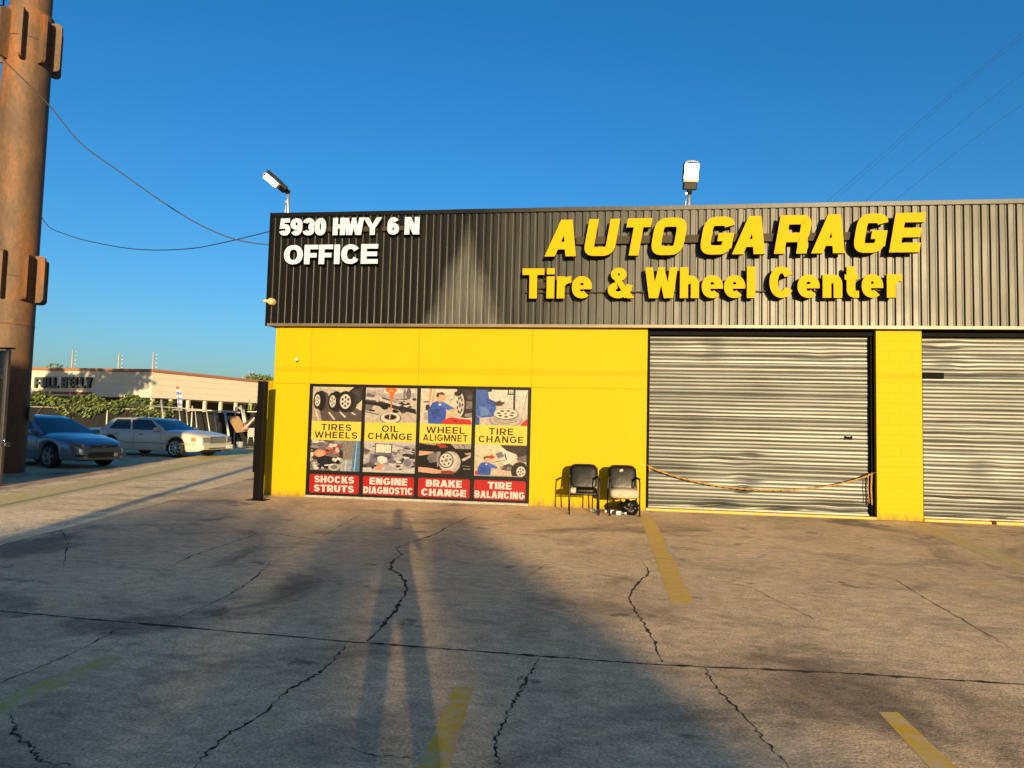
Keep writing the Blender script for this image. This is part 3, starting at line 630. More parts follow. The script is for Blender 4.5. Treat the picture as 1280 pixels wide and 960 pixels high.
def p_align(a):
    a.grad(0,1,0,1,(216,204,184),(226,216,196)); a.line([(.20,1),(.16,.5)],.03,(226,140,120)); a.line([(.27,1),(.24,.62)],.03,(236,170,150)); a.rect(.10,.18,.38,.54,(60,56,70)); a.rect(.06,.16,.60,.64,(90,86,100)); a.poly([(.06,.30),(.14,.33),(.19,.1),(.08,.1)],(186,172,164))
    a.poly([(.70,1),(1,1),(1,.2),(.84,.18),(.72,.5)], (58,50,52)); a.rect(.88,1,.44,.66,(126,116,116)); a.rect(.90,1,.70,.86,(88,80,82)); a.poly([(.86,.30),(1,.33),(1,.2),(.86,.22)],(150,142,144))
    a.ell(.80,.56,.085,.37,(44,38,40)); a.ell(.765,.55,.085,.35,(212,204,200))
    for i in range(9):
        t = 6.283*i/9; a.ell(.765+.05*math.cos(t), .55+.22*math.sin(t), .016, .05, (88,80,82))
    a.ell(.765,.55,.025,.08,(120,112,114)); a.ell(.72,.87,.07,.07,(52,46,50))
    person_blue(a, .36, .45, .82)
    a.line([(.5,.78),(.64,.84),(.66,.74),(.58,.68)], .014, (130,140,190)); a.poly([(.55,.40),(.7,.46),(.72,.40),(.6,.34)], (228,178,150)); a.poly([(.5,.28),(.66,.32),(.73,.30),(.70,.22),(.52,.2)], (236,186,160)); a.poly([(.44,.10),(.6,.20),(.78,.16),(.98,.14),(1,0),(.42,0)], (206,52,48)); a.poly([(.6,.12),(.76,.12),(.7,.06)],(150,36,36))
def p_change(a):
    a.grad(0,1,0,1,(204,190,190),(226,220,214)); a.rect(.72,.76,.44,1,(62,58,62)); a.rect(.60,.74,.86,.90,(76,72,76)); a.rect(.61,.63,.86,1,(76,72,76)); a.rect(.63,.72,.9,.97,(196,190,188)); a.line([(.99,.96),(.90,.30)],.012,(160,150,150)); a.rect(.22,.3,.94,1,(60,60,66))
    a.ell(.58,.16,.32,.25,(168,154,154)); a.ell(.58,.20,.30,.22,(196,182,180)); a.ell(.58,.32,.25,.17,(120,106,106)); a.ell(.58,.33,.23,.15,(230,220,206))
    for i in range(7):
        t = 6.283*i/7+.3; a.ell(.58+.14*math.cos(t), .33+.085*math.sin(t), .042, .024, (96,82,80))
    a.ell(.58,.33,.035,.025,(150,136,130)); a.line([(.36,.12),(.58,.05),(.8,.12)],.02,(130,116,118)); a.line([(.34,.17),(.58,.10),(.82,.17)],.012,(140,128,128))
    a.poly([(0,1),(.22,1),(.26,.72),(.40,.50),(.34,.24),(.12,.20),(0,.28)], (72,104,190)); a.poly([(.2,.78),(.38,.66),(.44,.58),(.36,.52),(.2,.62)], (58,88,170)); a.poly([(.06,.52),(.2,.5),(.3,.3),(.1,.24)], (104,136,212)); a.poly([(.36,.64),(.46,.70),(.54,.62),(.50,.55),(.40,.54)], (84,62,60)); a.poly([(.46,.66),(.56,.66),(.54,.60)], (90,68,64)); a.poly([(0,.28),(.08,.2),(.08,0),(0,0)],(58,86,168)); a.poly([(.86,0),(.9,.08),(1,.2),(1,0)], (206,56,48))
def p_shock(a):
    a.rect(0,1,0,1,(120,112,120)); a.blobs(60, (0,.7,.05,1), GR, .04, .15, G); a.poly([(.66,1),(.98,1),(.92,.36),(.66,.36)], (150,140,138))
    for i in range(9): a.line([(.69+i*.032,1),(.67+i*.030,.38)], .009, (104,96,98))
    a.poly([(.9,1),(1,1),(1,0),(.84,0)], (86,128,176)); a.line([(.94,1),(.9,0)],.02,(170,196,222)); a.poly([(.64,.38),(.86,.38),(.84,0),(.62,0)], (164,172,184)); a.line([(.74,.36),(.72,0)],.02,(214,220,226)); a.line([(.66,.2),(.84,.2)],.02,(120,130,144))
    a.blobs(12, (.35,.6,.55,.78), [(214,70,62),(232,110,90),(180,48,48),(200,190,186)], .03, .07, G); a.ell(.2,.56,.12,.13,(220,140,110)); a.ell(.2,.55,.08,.09,(236,170,140))
    a.poly([(.14,.40),(.30,.50),(.5,.44),(.62,.30),(.5,.08),(.2,.06)], (34,36,46)); a.blobs(14, (.1,.66,.04,.40), [(34,32,42),(200,196,196),(96,98,112),(232,226,222)], .02, .08, G); a.ell(.5,.12,.12,.12,(186,182,184)); a.ell(.5,.13,.07,.07,(120,116,120)); a.line([(.3,.17),(.48,.20)],.025,(240,236,230))
def p_diag(a):
    a.rect(0,1,0,1,(176,170,180)); a.blobs(55, (0,1,.05,.85), GR+[(206,200,206),(190,184,196)], .04, .13, G); a.poly([(0,1),(1,1),(1,.92),(.55,.84),(0,.90)], (196,190,200)); a.line([(.5,.94),(1,.78)],.03,(150,142,158)); a.line([(.55,.86),(1,.7)],.02,(216,212,218))
    a.blobs(16, (.58,.98,.2,.6), [(226,220,220),(50,44,50),(180,172,186)], .03, .09, G); a.ell(.88,.34,.10,.15,(164,158,176)); a.ell(.86,.34,.07,.11,(126,118,140))
    a.poly([(.22,.94),(.56,.92),(.55,.62),(.22,.62)], (80,74,80)); a.poly([(.24,.92),(.54,.90),(.535,.645),(.24,.645)], (226,222,204)); a.poly([(.14,.60),(.56,.62),(.62,.30),(.12,.34)], (118,112,140)); a.poly([(.20,.56),(.52,.57),(.55,.44),(.18,.46)], (84,78,100)); a.poly([(.28,.50),(.36,.54),(.46,.48),(.48,.34),(.36,.28),(.28,.36)], (232,224,222)); a.poly([(.32,.30),(.40,.28),(.36,.08),(.28,.0),(.20,.02)], (214,150,130)); a.poly([(0,.14),(.4,.05),(.8,.10),(1,.2),(1,0),(0,0)], (206,200,204))
def p_brake(a):
    a.rect(0,1,0,1,(28,22,24)); a.poly([(0,.98),(.30,.93),(.42,1),(.2,1)], (196,160,140)); a.poly([(.3,1),(.5,.96),(.56,.88),(.42,.84)], (170,58,54)); a.poly([(.6,1),(1,1),(1,.84),(.7,.84)], (168,158,158)); a.line([(.74,.98),(.8,.85)],.02,(110,100,104)); a.line([(.84,.98),(.9,.85)],.02,(110,100,104))
    a.rect(0,1,.755,.80,(16,13,13)); a.poly([(0,.74),(.30,.72),(.22,.64),(0,.58)], (214,168,144)); a.poly([(.2,.66),(.36,.70),(.36,.40),(.22,.36),(.16,.5)], (120,112,118)); a.poly([(.34,.72),(.42,.74),(.40,.30),(.36,.22)],(150,142,148))
    a.ell(.66,.40,.15,.35,(110,102,104)); a.ell(.60,.40,.21,.35,(186,178,178)); a.ell(.57,.42,.17,.29,(206,198,196)); a.ell(.53,.46,.145,.25,(40,34,34)); a.ell(.53,.46,.125,.22,(212,206,200))
    for i in range(6):
        t = 6.283*i/6+.2; a.ell(.53+.08*math.cos(t), .46+.14*math.sin(t), .018, .03, (60,52,52))
    a.ell(.53,.46,.04,.07,(176,168,160)); a.ell(.53,.46,.02,.035,(120,110,104)); a.poly([(0,.22),(.2,.20),(.5,.12),(.58,.05),(.3,.02),(0,.06)], (222,168,146)); a.poly([(.44,.12),(.6,.14),(.74,.08),(.66,.02),(.44,.02)], (150,60,60)); a.poly([(.82,.50),(1,.66),(1,.58),(.86,.44)], (196,188,188)); a.line([(.84,.30),(1,.28)],.03,(110,102,106)); a.line([(.86,.2),(1,.2)],.02,(170,162,164)); a.poly([(.88,.7),(1,.73),(1,.66),(.92,.64)],(196,150,130))
def p_balance(a):
    a.grad(0,1,0,1,(206,192,172),(220,210,186)); a.poly([(.48,1),(1,1),(1,.70),(.84,.60),(.80,.72),(.62,.82)], (62,52,54)); a.poly([(.50,.84),(.62,.82),(.78,.70),(.80,.58),(.6,.36),(.5,.5)], (228,222,214)); a.poly([(.80,.60),(1,.70),(1,.46),(.84,.50)],(120,110,112))
    a.poly([(.40,.72),(.52,.80),(.58,.64),(.46,.56)], (126,122,146)); a.poly([(.25,.62),(.34,.68),(.40,.60),(.31,.52)], (214,56,50)); a.line([(.36,.44),(.60,.52)],.016,(84,76,78)); a.line([(.58,.74),(.62,.52)],.02,(50,44,46)); a.poly([(.5,.30),(.66,.42),(.74,.36),(.7,.18),(.54,.20)], (86,78,82)); a.blobs(8,(.52,.72,.2,.4),[(60,52,56),(150,140,142),(110,100,104)],.02,.06,G)
    a.ell(.88,.18,.17,.30,(46,40,42)); wheel(a, .90, .17, .125, .24, sp=5); a.rect(.02,.12,.0,.16,(206,56,52))
    person_blue(a, .22, .30, .60); a.poly([(.40,.24),(.58,.20),(.66,.12),(.62,.06),(.46,.14)], (234,190,166)); a.poly([(.0,.0),(.9,.0),(.9,.03),(.0,.03)],(176,162,150))
def text_strip(mb, txt, xc, z0, H, maxw, w, h, y, n=2.2, gap=.12, col=(0,0,0), wscale=1.0):
    WD = {'I':None,'M':.98,'W':1.22,'E':.68,'L':.64,'F':.62,'S':.74,'T':.74,'R':.78,'B':.76,'K':.82,'A':.88,'C':.84,'O':.90,'G':.88,'N':.80,'H':.80,'U':.78,'D':.80,' ':.35}
    ws = [(WD[c]*wscale if WD[c] else w*1.0) for c in txt]; tot = sum(ws)+gap*(len(txt)-1)
    sx = min(1.25, maxw/(tot*H)); x = xc-tot*H*sx/2
    for c, W in zip(txt, ws):
        if c != ' ':
            k0 = len(mb.f); put_strips(mb, glyph(c, W, w, h, n), x, z0, sx, H, y, 0, 0, 0, 0, .00012)
            for i in range(k0, len(mb.f)): mb.c[i] = col
        x += (W+gap)*H*sx
SPEC = [('TIRES','WHEELS',p_tires,p_shock,'SHOCKS','STRUTS','window poster headed TIRES WHEELS with a row of tyres above an engine view','red window label reading SHOCKS STRUTS'),
        ('OIL','CHANGE',p_oil,p_diag,'ENGINE','DIAGNOSTIC','window poster headed OIL CHANGE with an orange oil pour above a laptop','red window label reading ENGINE DIAGNOSTIC'),
        ('WHEEL','ALIGMNET',p_align,p_brake,'BRAKE','CHANGE','window poster headed WHEEL ALIGMNET with a mechanic in blue above a brake disc','red window label reading BRAKE CHANGE'),
        ('TIRE','CHANGE',p_change,p_balance,'TIRE','BALANCING','window poster headed TIRE CHANGE with a wheel being worked on by blue overalls','red window label reading TIRE BALANCING')]
for i, (t1, t2, top, low, r1, r2, lab, lab2) in enumerate(SPEC):
    a = divs[i]+(.07 if i == 0 else .040); b = divs[i+1]-(.07 if i == 3 else .040); xc = (a+b)/2
    z0, z1 = .565, PZ-.058; za = 1.205; zb = 1.605
    root = thing('window_poster', lab, 'poster', (xc, .028, z0)); off = -Vector(root.location)
    A_ = Art(a, b, zb, z1, .022); top(A_); o = A_.mb.build('upper_picture', M_photo, root); o.location = off
    A_ = Art(a, b, z0, za, .022); low(A_); o = A_.mb.build('lower_picture', M_photo, root); o.location = off
    m = MB(); m.face([(a,.021,za),(b,.021,za),(b,.021,zb),(a,.021,zb)], 0, ink(236,214,84)); band = m.build('caption_band', M_print, root); band.location = off
    m = MB(); text_strip(m, t1, xc, zb-.195, .135, (b-a)*.86, .19, .165, .0195, col=ink(52,34,26), gap=.2); text_strip(m, t2, xc, za+.045, .135, (b-a)*.86, .19, .165, .0195, col=ink(52,34,26), gap=.2)
    m.build('caption_text', M_print, band)
    if i == 2:
        m = MB(); m.box(a+.001, b-.001, .0, .018, 1.055, 1.085); o = m.build('cross_bar', M_frame, root); o.location = off
    root = thing('window_label', lab2, 'sign', (xc, .028, .1), group='red service labels under the posters'); off = -Vector(root.location)
    m = MB(); q = .03
    m.face([(a+.004+q,.021,.092),(b-.004-q,.021,.092),(b-.004,.021,.092+q),(b-.004,.021,.482-q),(b-.004-q,.021,.482),(a+.004+q,.021,.482),(a+.004,.021,.482-q),(a+.004,.021,.092+q)], 0, ink(190,26,30))
    o = m.build('red_sheet', M_print, root); o.location = off
    m = MB()
    text_strip(m, r1, xc+.006, .300, .145, (b-a)*.80, .30, .235, .0195, col=ink(70,20,22), gap=.07); text_strip(m, r2, xc+.006, .114, .145, (b-a)*.96, .30, .235, .0195, col=ink(70,20,22), gap=.07)
    text_strip(m, r1, xc, .306, .145, (b-a)*.80, .30, .235, .018, col=ink(222,214,218), gap=.07); text_strip(m, r2, xc, .120, .145, (b-a)*.96, .30, .235, .018, col=ink(222,214,218), gap=.07)
    o = m.build('label_text', M_print, root); o.location = off

# ------------------------------------------------------------------ floodlights on the parapet
M_led = mat('led_lens', (.9,.9,.9), .3, emit=((1,.98,.94), 9))
M_lamp = mat('dark_lamp_housing', (.008,.0075,.007), .5, 0, .2)
M_lampl = mat('grey_lamp_edge', (.22,.21,.19), .5)
def floodlight(label, base, joint, azim, tilt, pole_r=.032):
    root = thing('floodlight', label, 'floodlight', base, group='lit floodlights on the roof edge'); off = -Vector(root.location); base = Vector(base); joint = Vector(joint)
    def add(mb, n, m, p=root):
        o = mb.build(n, m, p)
        if p is root: o.location = off
        return o
    m = MB(); m.tube([base+Vector((0,0,-.3)), joint], pole_r, 10); m.tube([base+Vector((-.05,-.01,-.1)), base+Vector((-.06,-.02,.12)), base+Vector((-.045,-.02,.24))], .010, 6); m.box(base.x-.07, base.x-.03, -.03+base.y, .0+base.y, .30+base.z-.02, .34+base.z-.02); add(m, 'pole', M_galv)
    X = Matrix.Translation(joint) @ Matrix.Rotation(azim, 4, 'Z') @ Matrix.Rotation(tilt, 4, 'X')   # lamp body runs along local +z, lens faces local -y
    m = MB(); m.box(-.045,.045,-.045,.045,-.02,.10,xf=X,bev=.012); add(m, 'bracket', M_black)
    m = MB(); m.box(-.14,.14,-.05,.045,.07,.22,0,X,.02); m.box(-.155,.155,-.04,.05,.222,.60,0,X,.015); h = add(m, 'housing', M_lamp)
    m = MB(); m.box(-.15,.15,-.052,-.041,.225,.262,0,X); add(m, 'lens_sill', M_lampl, h)
    m = MB(); m.tube([X @ Vector(p) for p in ((-.155,-.045,.56),(-.10,-.045,.615),(0,-.045,.63),(.10,-.045,.615),(.155,-.045,.56))], .014, 6); add(m, 'lens_rim', M_lampl, h)
    for ix in (0, 1):
        for iz in (0, 1):
            m = MB(); m.box(-.138+.14*ix, -.003+.14*ix, -.058, -.045, .275+.152*iz, .422+.152*iz, 0, X, .006); add(m, 'lens', M_led)
    return root
floodlight('lit floodlight tilted steeply sideways above the office corner', (-6.97,.0,6.05), (-6.98,.0,6.56), R_(-50), R_(57))
floodlight('lit floodlight facing forward above the word GARAGE', (1.54,.0,6.05), (1.55,.0,6.35), R_(10), R_(14))

# small fittings on the corner
p = Vector((-7.15,-.2,4.12)); root = thing('junction_fitting', 'small beige round fitting with a nozzle on the fascia corner', 'fitting', p)
M_beige = mat('beige_plastic', (.36,.27,.13), .6)
m = MB(); m.lathe([(0,-.10),(.05,-.10),(.075,-.06),(.08,.04)], 14, xf=Matrix.Translation((0,0,0))); m.build('cap', M_beige, root)
m = MB(); m.tube([(0,-.06,0),(-.08,-.10,0),(-.13,-.12,-.01)], .035, 10); m.build('nozzle', M_beige, root)
p = Vector((-6.59,0,2.9)); root = thing('wall_fitting', 'tiny pale sensor sticking out of the yellow wall', 'sensor', p)
m = MB(); m.tube([(0,0,0),(.0,-.06,-.01)], .018, 8); m.build('stem', M_beige, root)
m = MB(); m.lathe([(0,-.13),(.03,-.12),(.042,-.09),(.03,-.05)], 12); m.build('bulb', mat('pale_bulb', (.5,.45,.34), .4), root)

# ------------------------------------------------------------------ yellow rope across the first door
M_rope = mat('yellow_rope', (.42,.24,.035), .75, 0, .3, 40, .75, stretch=(1,1,1))
def rope_pts():
    a, b, sag = Vector((.80,.06,.88)), Vector((5.02,.06,.87)), .40; out = []
    for i in range(91):
        t = i/90; p = a.lerp(b, t); s = 4*t*(1-t); p.z -= sag*(s**.85)*(1+.10*(t-.5)); p.y += .012*math.sin(t*21); out.append(p)
    return out
root = thing('rope', 'yellow twisted rope hung slack across the left steel door', 'rope', (.80,.06,.88)); off = -Vector(root.location)
m = MB(); Q = rope_pts()
for ph in (0, math.pi):
    m.tube([p+Vector((0, .010*math.cos(ph+i*1.1), .010*math.sin(ph+i*1.1))) for i, p in enumerate(Q)], .0085, 6)
o = m.build('strand', M_rope, root); o.location = off
m = MB(); m.tube([Q[-1]+Vector((-.02,0,0)), Q[-1]+Vector((-.03,.01,-.3)), Q[-1]+Vector((-.02,.0,-.6))], .016, 6); o = m.build('loose_end', M_rope, root); o.location = off; m = MB(); m.tube([Q[-1]+Vector((-.08,0,-.01)), Q[-1]+Vector((-.085,.01,-.3)), Q[-1]+Vector((-.07,.0,-.58))], .008, 6)
o = m.build('loose_end', M_rope, root); o.location = off; m = MB(); m.tube([Q[0]+Vector((.03,-.01,.0)), Q[0]+Vector((.035,-.015,-.12))], .016, 6); o = m.build('loose_end', M_rope, root); o.location = off
m = MB(); m.tube([(.70,-.012,.90),(.74,.03,.90),(.81,.06,.885)], .012, 6); o = m.build('hook', M_chrome, root); o.location = off; m = MB(); m.tube([(5.02,.06,.875),(5.10,.03,.885)], .012, 6); o = m.build('hook', M_chrome, root); o.location = off

# ------------------------------------------------------------------ chairs
M_vinyl = mat('black_vinyl', (.004,.0035,.003), .32, 0, .11, 3, .4, .25, 5)
M_shell = mat('dark_plastic', (.010,.009,.008), .5, 0, .2)
M_foam = mat('exposed_beige_foam', (.34,.29,.22), .9, 0, .2, 18, .35, .5)
M_tube = mat('black_tube', (.006,.0055,.005), .4, 0, .3)
def cushion(mb, cx, cy, cz, sx, sy, sz, crown, xf=None, mi=0, n=12):
    bm = bmesh.new(); bmesh.ops.create_cube(bm, size=1); bmesh.ops.subdivide_edges(bm, edges=bm.edges[:], cuts=n, use_grid_fill=True)
    for v in bm.verts:
        p = v.co*2; e = 5.0; q = (abs(p.x)**e+abs(p.y)**e+abs(p.z)**e)**(1/e); p = p*(max(abs(p.x),abs(p.y),abs(p.z))/q if q else 1)
        bulge = 1+crown*(1-p.x**2)*(1-p.y**2)
        v.co = Vector((cx+p.x*sx/2, cy+p.y*sy/2, cz+p.z*sz/2*bulge))
    bm.verts.index_update(); mb.mesh([v.co[:] for v in bm.verts], [[v.index for v in f.verts] for f in bm.faces], mi, True, xf); bm.free()
def make_chair(label, loc, rz, torn):
    root = thing('chair', label, 'chair', loc, rz, 'worn black chairs by the yellow wall'); W = .27
    Tb = Matrix.Translation((0,.235,.66)) @ Matrix.Rotation(R_(78), 4, 'X')
    m = MB(); cushion(m, 0, .01, 0, .49, .44, .045, .2, Tb); b = m.build('backrest', M_vinyl, root)
    m = MB(); cushion(m, 0, .01, -.03, .53, .49, .03, .1, Tb); m.build('back_shell', M_shell, b)
    m = MB(); cushion(m, 0, -.02, .43, .50, .50, .085, .25); s = m.build('seat', M_vinyl, root)
    m = MB(); m.box(-.22,.22,-.2,.2,.37,.392); m.build('seat_pan', M_shell, s)
    for sx in (-1, 1):
        m = MB(); x = sx*W
        m.tube([(x*1.0,-.27,0),(x,-.25,.3),(x,-.235,.60),(x,-.21,.645),(x,-.16,.662),(x,.15,.668),(x*.98,.24,.655)], .014, 8); m.build('front_leg', M_tube, root)
        m = MB(); m.tube([(x,.29,0),(x,.20,.40),(x*.98,.255,.66),(x*.94,.30,.84)], .014, 8); m.build('rear_leg', M_tube, root)
        m = MB(); m.box(x-.024,x+.024,-.20,.15,.668,.69,0,None,.009); m.build('armrest', M_shell, root)
        m = MB(); m.lathe([(0,-.018),(.018,-.018),(.02,.018),(0,.018)], 10, xf=Matrix.Translation((x,-.272,.012)) @ Matrix.Rotation(R_(90), 4, 'X')); m.build('foot_cap', M_rubber, root)
    m = MB(); m.tube([(-W,-.25,.36),(W,-.25,.36)], .011, 8); m.build('cross_rail', M_tube, root); m = MB(); m.tube([(-W,.21,.37),(W,.21,.37)], .011, 8); m.build('cross_rail', M_tube, root)
    if torn == 1:
        m = MB(); cushion(m, -.205, -.16, .437, .115, .245, .100, .15); m.build('torn_corner', M_foam, s)
    else:
        m = MB(); cushion(m, .0, -.10, .405, .54, .40, .165, .25); m.build('bare_foam', M_foam, s)
        m = MB(); cushion(m, 0, 0, 0, .07, .05, .03, .2, Tb @ Matrix.Translation((-.02,.14,.026)) @ Matrix.Rotation(R_(25), 4, 'Z')); m.build('torn_patch', M_foam, b)
    return root
make_chair('black vinyl armchair with one torn beige seat corner', (-.425,-.845,0), R_(4), 1)
make_chair('black armchair with bare beige foam seat and a tear at the top of its back', (.31,-.835,0), R_(5), 2)
m = MB(); random.seed(5)
bm = bmesh.new(); bmesh.ops.create_icosphere(bm, subdivisions=4, radius=1)
for v in bm.verts:
    n = noise.noise(v.co*1.7)*.35+noise.noise(v.co*4)*.16; v.co = v.co*(1+n); v.co = Vector((v.co.x*.20, v.co.y*.16, max(-.12, v.co.z*.145)))
bm.verts.index_update(); m.mesh([v.co[:] for v in bm.verts], [[v.index for v in f.verts] for f in bm.faces], 0, True); bm.free()
tag(m.build('bag', mat('black_plastic_bag', (.004,.004,.004), .4, 0, .25, 6, .3, .4)), 'crumpled black bag under the right chair', 'bag').location = (.42,-.80,.125)
def bottle(loc, rz, lab):
    r = thing('bottle', lab, 'bottle', loc, rz, 'bottles on the ground under the chairs')
    X = Matrix.Rotation(R_(0), 4, 'X')
    m = MB(); m.lathe([(0,-.11),(.034,-.105),(.037,-.09),(.037,.04),(.03,.07),(.016,.09),(.016,.10)], 14); m.build('body', mat('dark_bottle', (.03,.03,.035), .3), r)
    m = MB(); m.lathe([(.0385,-.05),(.0385,.035)], 14); m.build('wrapper', mat('white_wrapper', (.5,.5,.5), .5), r)
    m = MB(); m.lathe([(0,.13),(.02,.13),(.021,.10),(.016,.098)], 12); m.build('cap', mat('white_cap', (.6,.6,.6), .4), r)
bottle((.10,-.78,.038), R_(75), 'dark bottle lying just left of the bag'); bottle((.24,-.92,.038), R_(-100), 'bottle lying in front of the black bag'); bottle((-.20,-.80,.038), R_(40), 'bottle lying behind the right front leg of the torn corner chair')

# ------------------------------------------------------------------ gate posts
root = thing('gate_post', 'black square steel gate post beside the yellow corner', 'gate post', (-6.885,-.91,0))
m = MB(); m.box(-.075,.075,-.075,.075,.012,2.36,0,None,.006); m.build('post', M_black, root)
m = MB(); m.box(-.19,.19,-.14,.14,0,.014,0,None,.004); m.build('base_plate', M_black, root)
m = MB(); m.box(-.118,-.077,-.05,.05,.55,1.75); m.build('latch_channel', M_black, root)
m = MB(); m.box(-.08,.08,-.08,.08,2.361,2.372); m.build('cap', M_black, root)
root = thing('sliding_gate', 'dark steel gate leaf with sheet panels at the left edge of the lot', 'gate', (-13.25,-.36,0)); off = -Vector(root.location)
def gadd(mb, n, m): o = mb.build(n, m, root); o.location = off; return o
m = MB(); m.box(-13.26,-13.18,-.40,-.32,0,3.02,0,None,.006); m.box(-18,-13.27,-.40,-.33,.1,.18); m.box(-18,-13.27,-.40,-.33,2.36,2.44); m.box(-18,-13.27,-.40,-.33,1.2,1.27); gadd(m, 'gate_frame', mat('dull_gate_steel', (.07,.065,.06), .5, .3, .5, 5, .4))
m = MB(); m.box(-18,-13.275,-.37,-.35,2.45,3.0); gadd(m, 'upper_panel', mat('dark_teal_sheet', (.02,.03,.032), .4))
m = MB(); m.box(-18,-13.10,-.42,-.30,3.03,3.06); gadd(m, 'top_rail', M_black)
m = MB(); m.box(-18,-13.275,-.365,-.355,.19,1.19); m.box(-18,-13.275,-.365,-.355,1.28,2.35); gadd(m, 'mesh_panel', mat('dark_screen', (.012,.012,.011), .8))
m = MB(); m.box(-13.175,-13.08,-.43,-.29,.88,.96,0,None,.01); m.tube([(-13.13,-.44,.96),(-13.13,-.44,1.05),(-13.09,-.44,1.05),(-13.09,-.44,.96)], .012, 6); gadd(m, 'padlock', M_chrome)

# ------------------------------------------------------------------ rusty steel pylon
def rust_mat():
    m = mat('rusty_steel', (.25,.10,.035), .7, .0, .4); t = m.node_tree; b = t.nodes['Principled BSDF']; L = t.links
    tc = t.nodes.new('ShaderNodeTexCoord')
    def tex(sc, st, det=7):
        mp = t.nodes.new('ShaderNodeMapping'); mp.inputs['Scale'].default_value = st; L.new(tc.outputs['Object'], mp.inputs[0]); n = t.nodes.new('ShaderNodeTexNoise'); n.inputs['Scale'].default_value = sc; n.inputs['Detail'].default_value = det; n.inputs['Roughness'].default_value = .65; L.new(mp.outputs[0], n.inputs[0]); return n.outputs[0]
    r = t.nodes.new('ShaderNodeValToRGB'); e = r.color_ramp.elements; e[0].position = .30; e[0].color = (.04,.024,.014,1); e[1].position = .70; e[1].color = (.19,.066,.011,1); k = e.new(.5); k.color = (.085,.049,.027,1)
    L.new(tex(1.3, (1,1,.35)), r.inputs[0])
    r2 = t.nodes.new('ShaderNodeMapRange'); r2.inputs[1].default_value = .3; r2.inputs[2].default_value = .7; r2.inputs[3].default_value = .75; r2.inputs[4].default_value = 1.2; L.new(tex(18, (1,1,.4)), r2.inputs[0])
    x = t.nodes.new('ShaderNodeMix'); x.data_type = 'RGBA'; x.blend_type = 'MULTIPLY'; x.inputs[0].default_value = 1; L.new(r.outputs[0], x.inputs[6]); L.new(r2.outputs[0], x.inputs[7]); L.new(x.outputs[2], b.inputs['Base Color'])
    bp = t.nodes.new('ShaderNodeBump'); bp.inputs['Strength'].default_value = .3; bp.inputs['Distance'].default_value = .02; L.new(tex(25, (1,1,1)), bp.inputs['Height']); L.new(bp.outputs[0], b.inputs['Normal'])
    return m
M_rust = rust_mat()
PC = Vector((-15.575, 2.065, 0)); PRr = .55
root = thing('steel_pylon', 'huge rusty round steel pylon with bolted splice plates at the left edge', 'pylon', PC)
m = MB(); n = 48
for z0, z1, r0_, r1_ in ((0,5.15,PRr,PRr),(5.15,11.5,PRr*.995,PRr*.985),(11.5,12.3,PRr*.98,PRr*.98),(12.3,20,.475,.47)):
    vs = []; 
    for z, r in ((z0,r0_),(z1,r1_)):
        for j in range(n): a = 6.2832*j/n; vs.append((r*math.cos(a), r*math.sin(a), z))
    m.mesh(vs, [(j,(j+1)%n,n+(j+1)%n,n+j) for j in range(n)], 0, True)
m.build('shaft', M_rust, root)
camdir = math.atan2(-14.09-PC.y, 0-PC.x)
def fin(zc, hh, ang, depth=.24, th=.035):
    a = camdir+ang; X = Matrix.Translation((0,0,zc)) @ Matrix.Rotation(a, 4, 'Z')
    bm = bmesh.new(); r0_ = PRr*.94; r1_ = PRr+depth; c = .11; pr = [(r0_,-hh),(r1_-c,-hh)]+[(r1_-c+c*math.sin(t), -hh+c-c*math.cos(t)) for t in (.4,.8,1.2)]+[(r1_,-hh+c),(r1_,hh-c)]+[(r1_-c+c*math.cos(t), hh-c+c*math.sin(t)) for t in (.4,.8,1.2)]+[(r1_-c,hh),(r0_,hh)]
    m = MB(); k = len(pr)
    vs = [(x,-th,z) for x, z in pr]+[(x,th,z) for x, z in pr]
    m.mesh(vs, [tuple(range(k)), tuple(range(2*k-1,k-1,-1))]+[((i+1)%k,i,k+i,k+(i+1)%k) for i in range(k)], 0, False, X); bm.free()
    m.build('splice_plate', M_rust, root)
for ang in (-1.75, -1.05, -.35, .35, 1.05, 1.75): fin(11.5, .66, ang+.10); fin(5.15, .62, ang+.0)
m = MB()
for zc, r in ((5.15,PRr+.004),(11.5,PRr*.99+.004),(3.9,PRr+.002)): m.tube([(r*math.cos(6.2832*j/40), r*math.sin(6.2832*j/40), zc) for j in range(40)], .012, 6, closed=True)
m.build('weld_seam', mat('dark_weld', (.07,.03,.015), .8), root)
m = MB(); rv = Vector((-math.sin(camdir), math.cos(camdir), 0))     # runs to the right as the lot sees it
if rv.dot(RT) < 0: rv = -rv
ld = Vector((math.cos(camdir), math.sin(camdir), 0))*.1
for k_ in (-.60, -.98): p = rv*k_+ld; m.tube([(p.x,p.y,12.2),(p.x,p.y,20)], .022, 6)
for k in range(22): p = rv*-.60+ld; q_ = rv*-.98+ld; m.tube([(p.x,p.y,12.3+.33*k),(q_.x,q_.y,12.3+.33*k)], .014, 6)
m.build('ladder', M_black, root)
m = MB(); m.box(.0,.26,-.06,.06,1.42,1.78,0,Matrix.Rotation(camdir+.0,4,'Z') @ Matrix.Translation((PRr*.2,.60,0)) ,.01); m.build('meter_box', mat('grey_box', (.2,.19,.17), .6), root)
m = MB(); m.lathe([(PRr+.14,-.0),(PRr+.14,.05),(PRr-.02,.08)], 32, xf=Matrix.Rotation(R_(90),4,'X')); m.build('footing', mat('footing_concrete', (.25,.23,.2), .9), root)

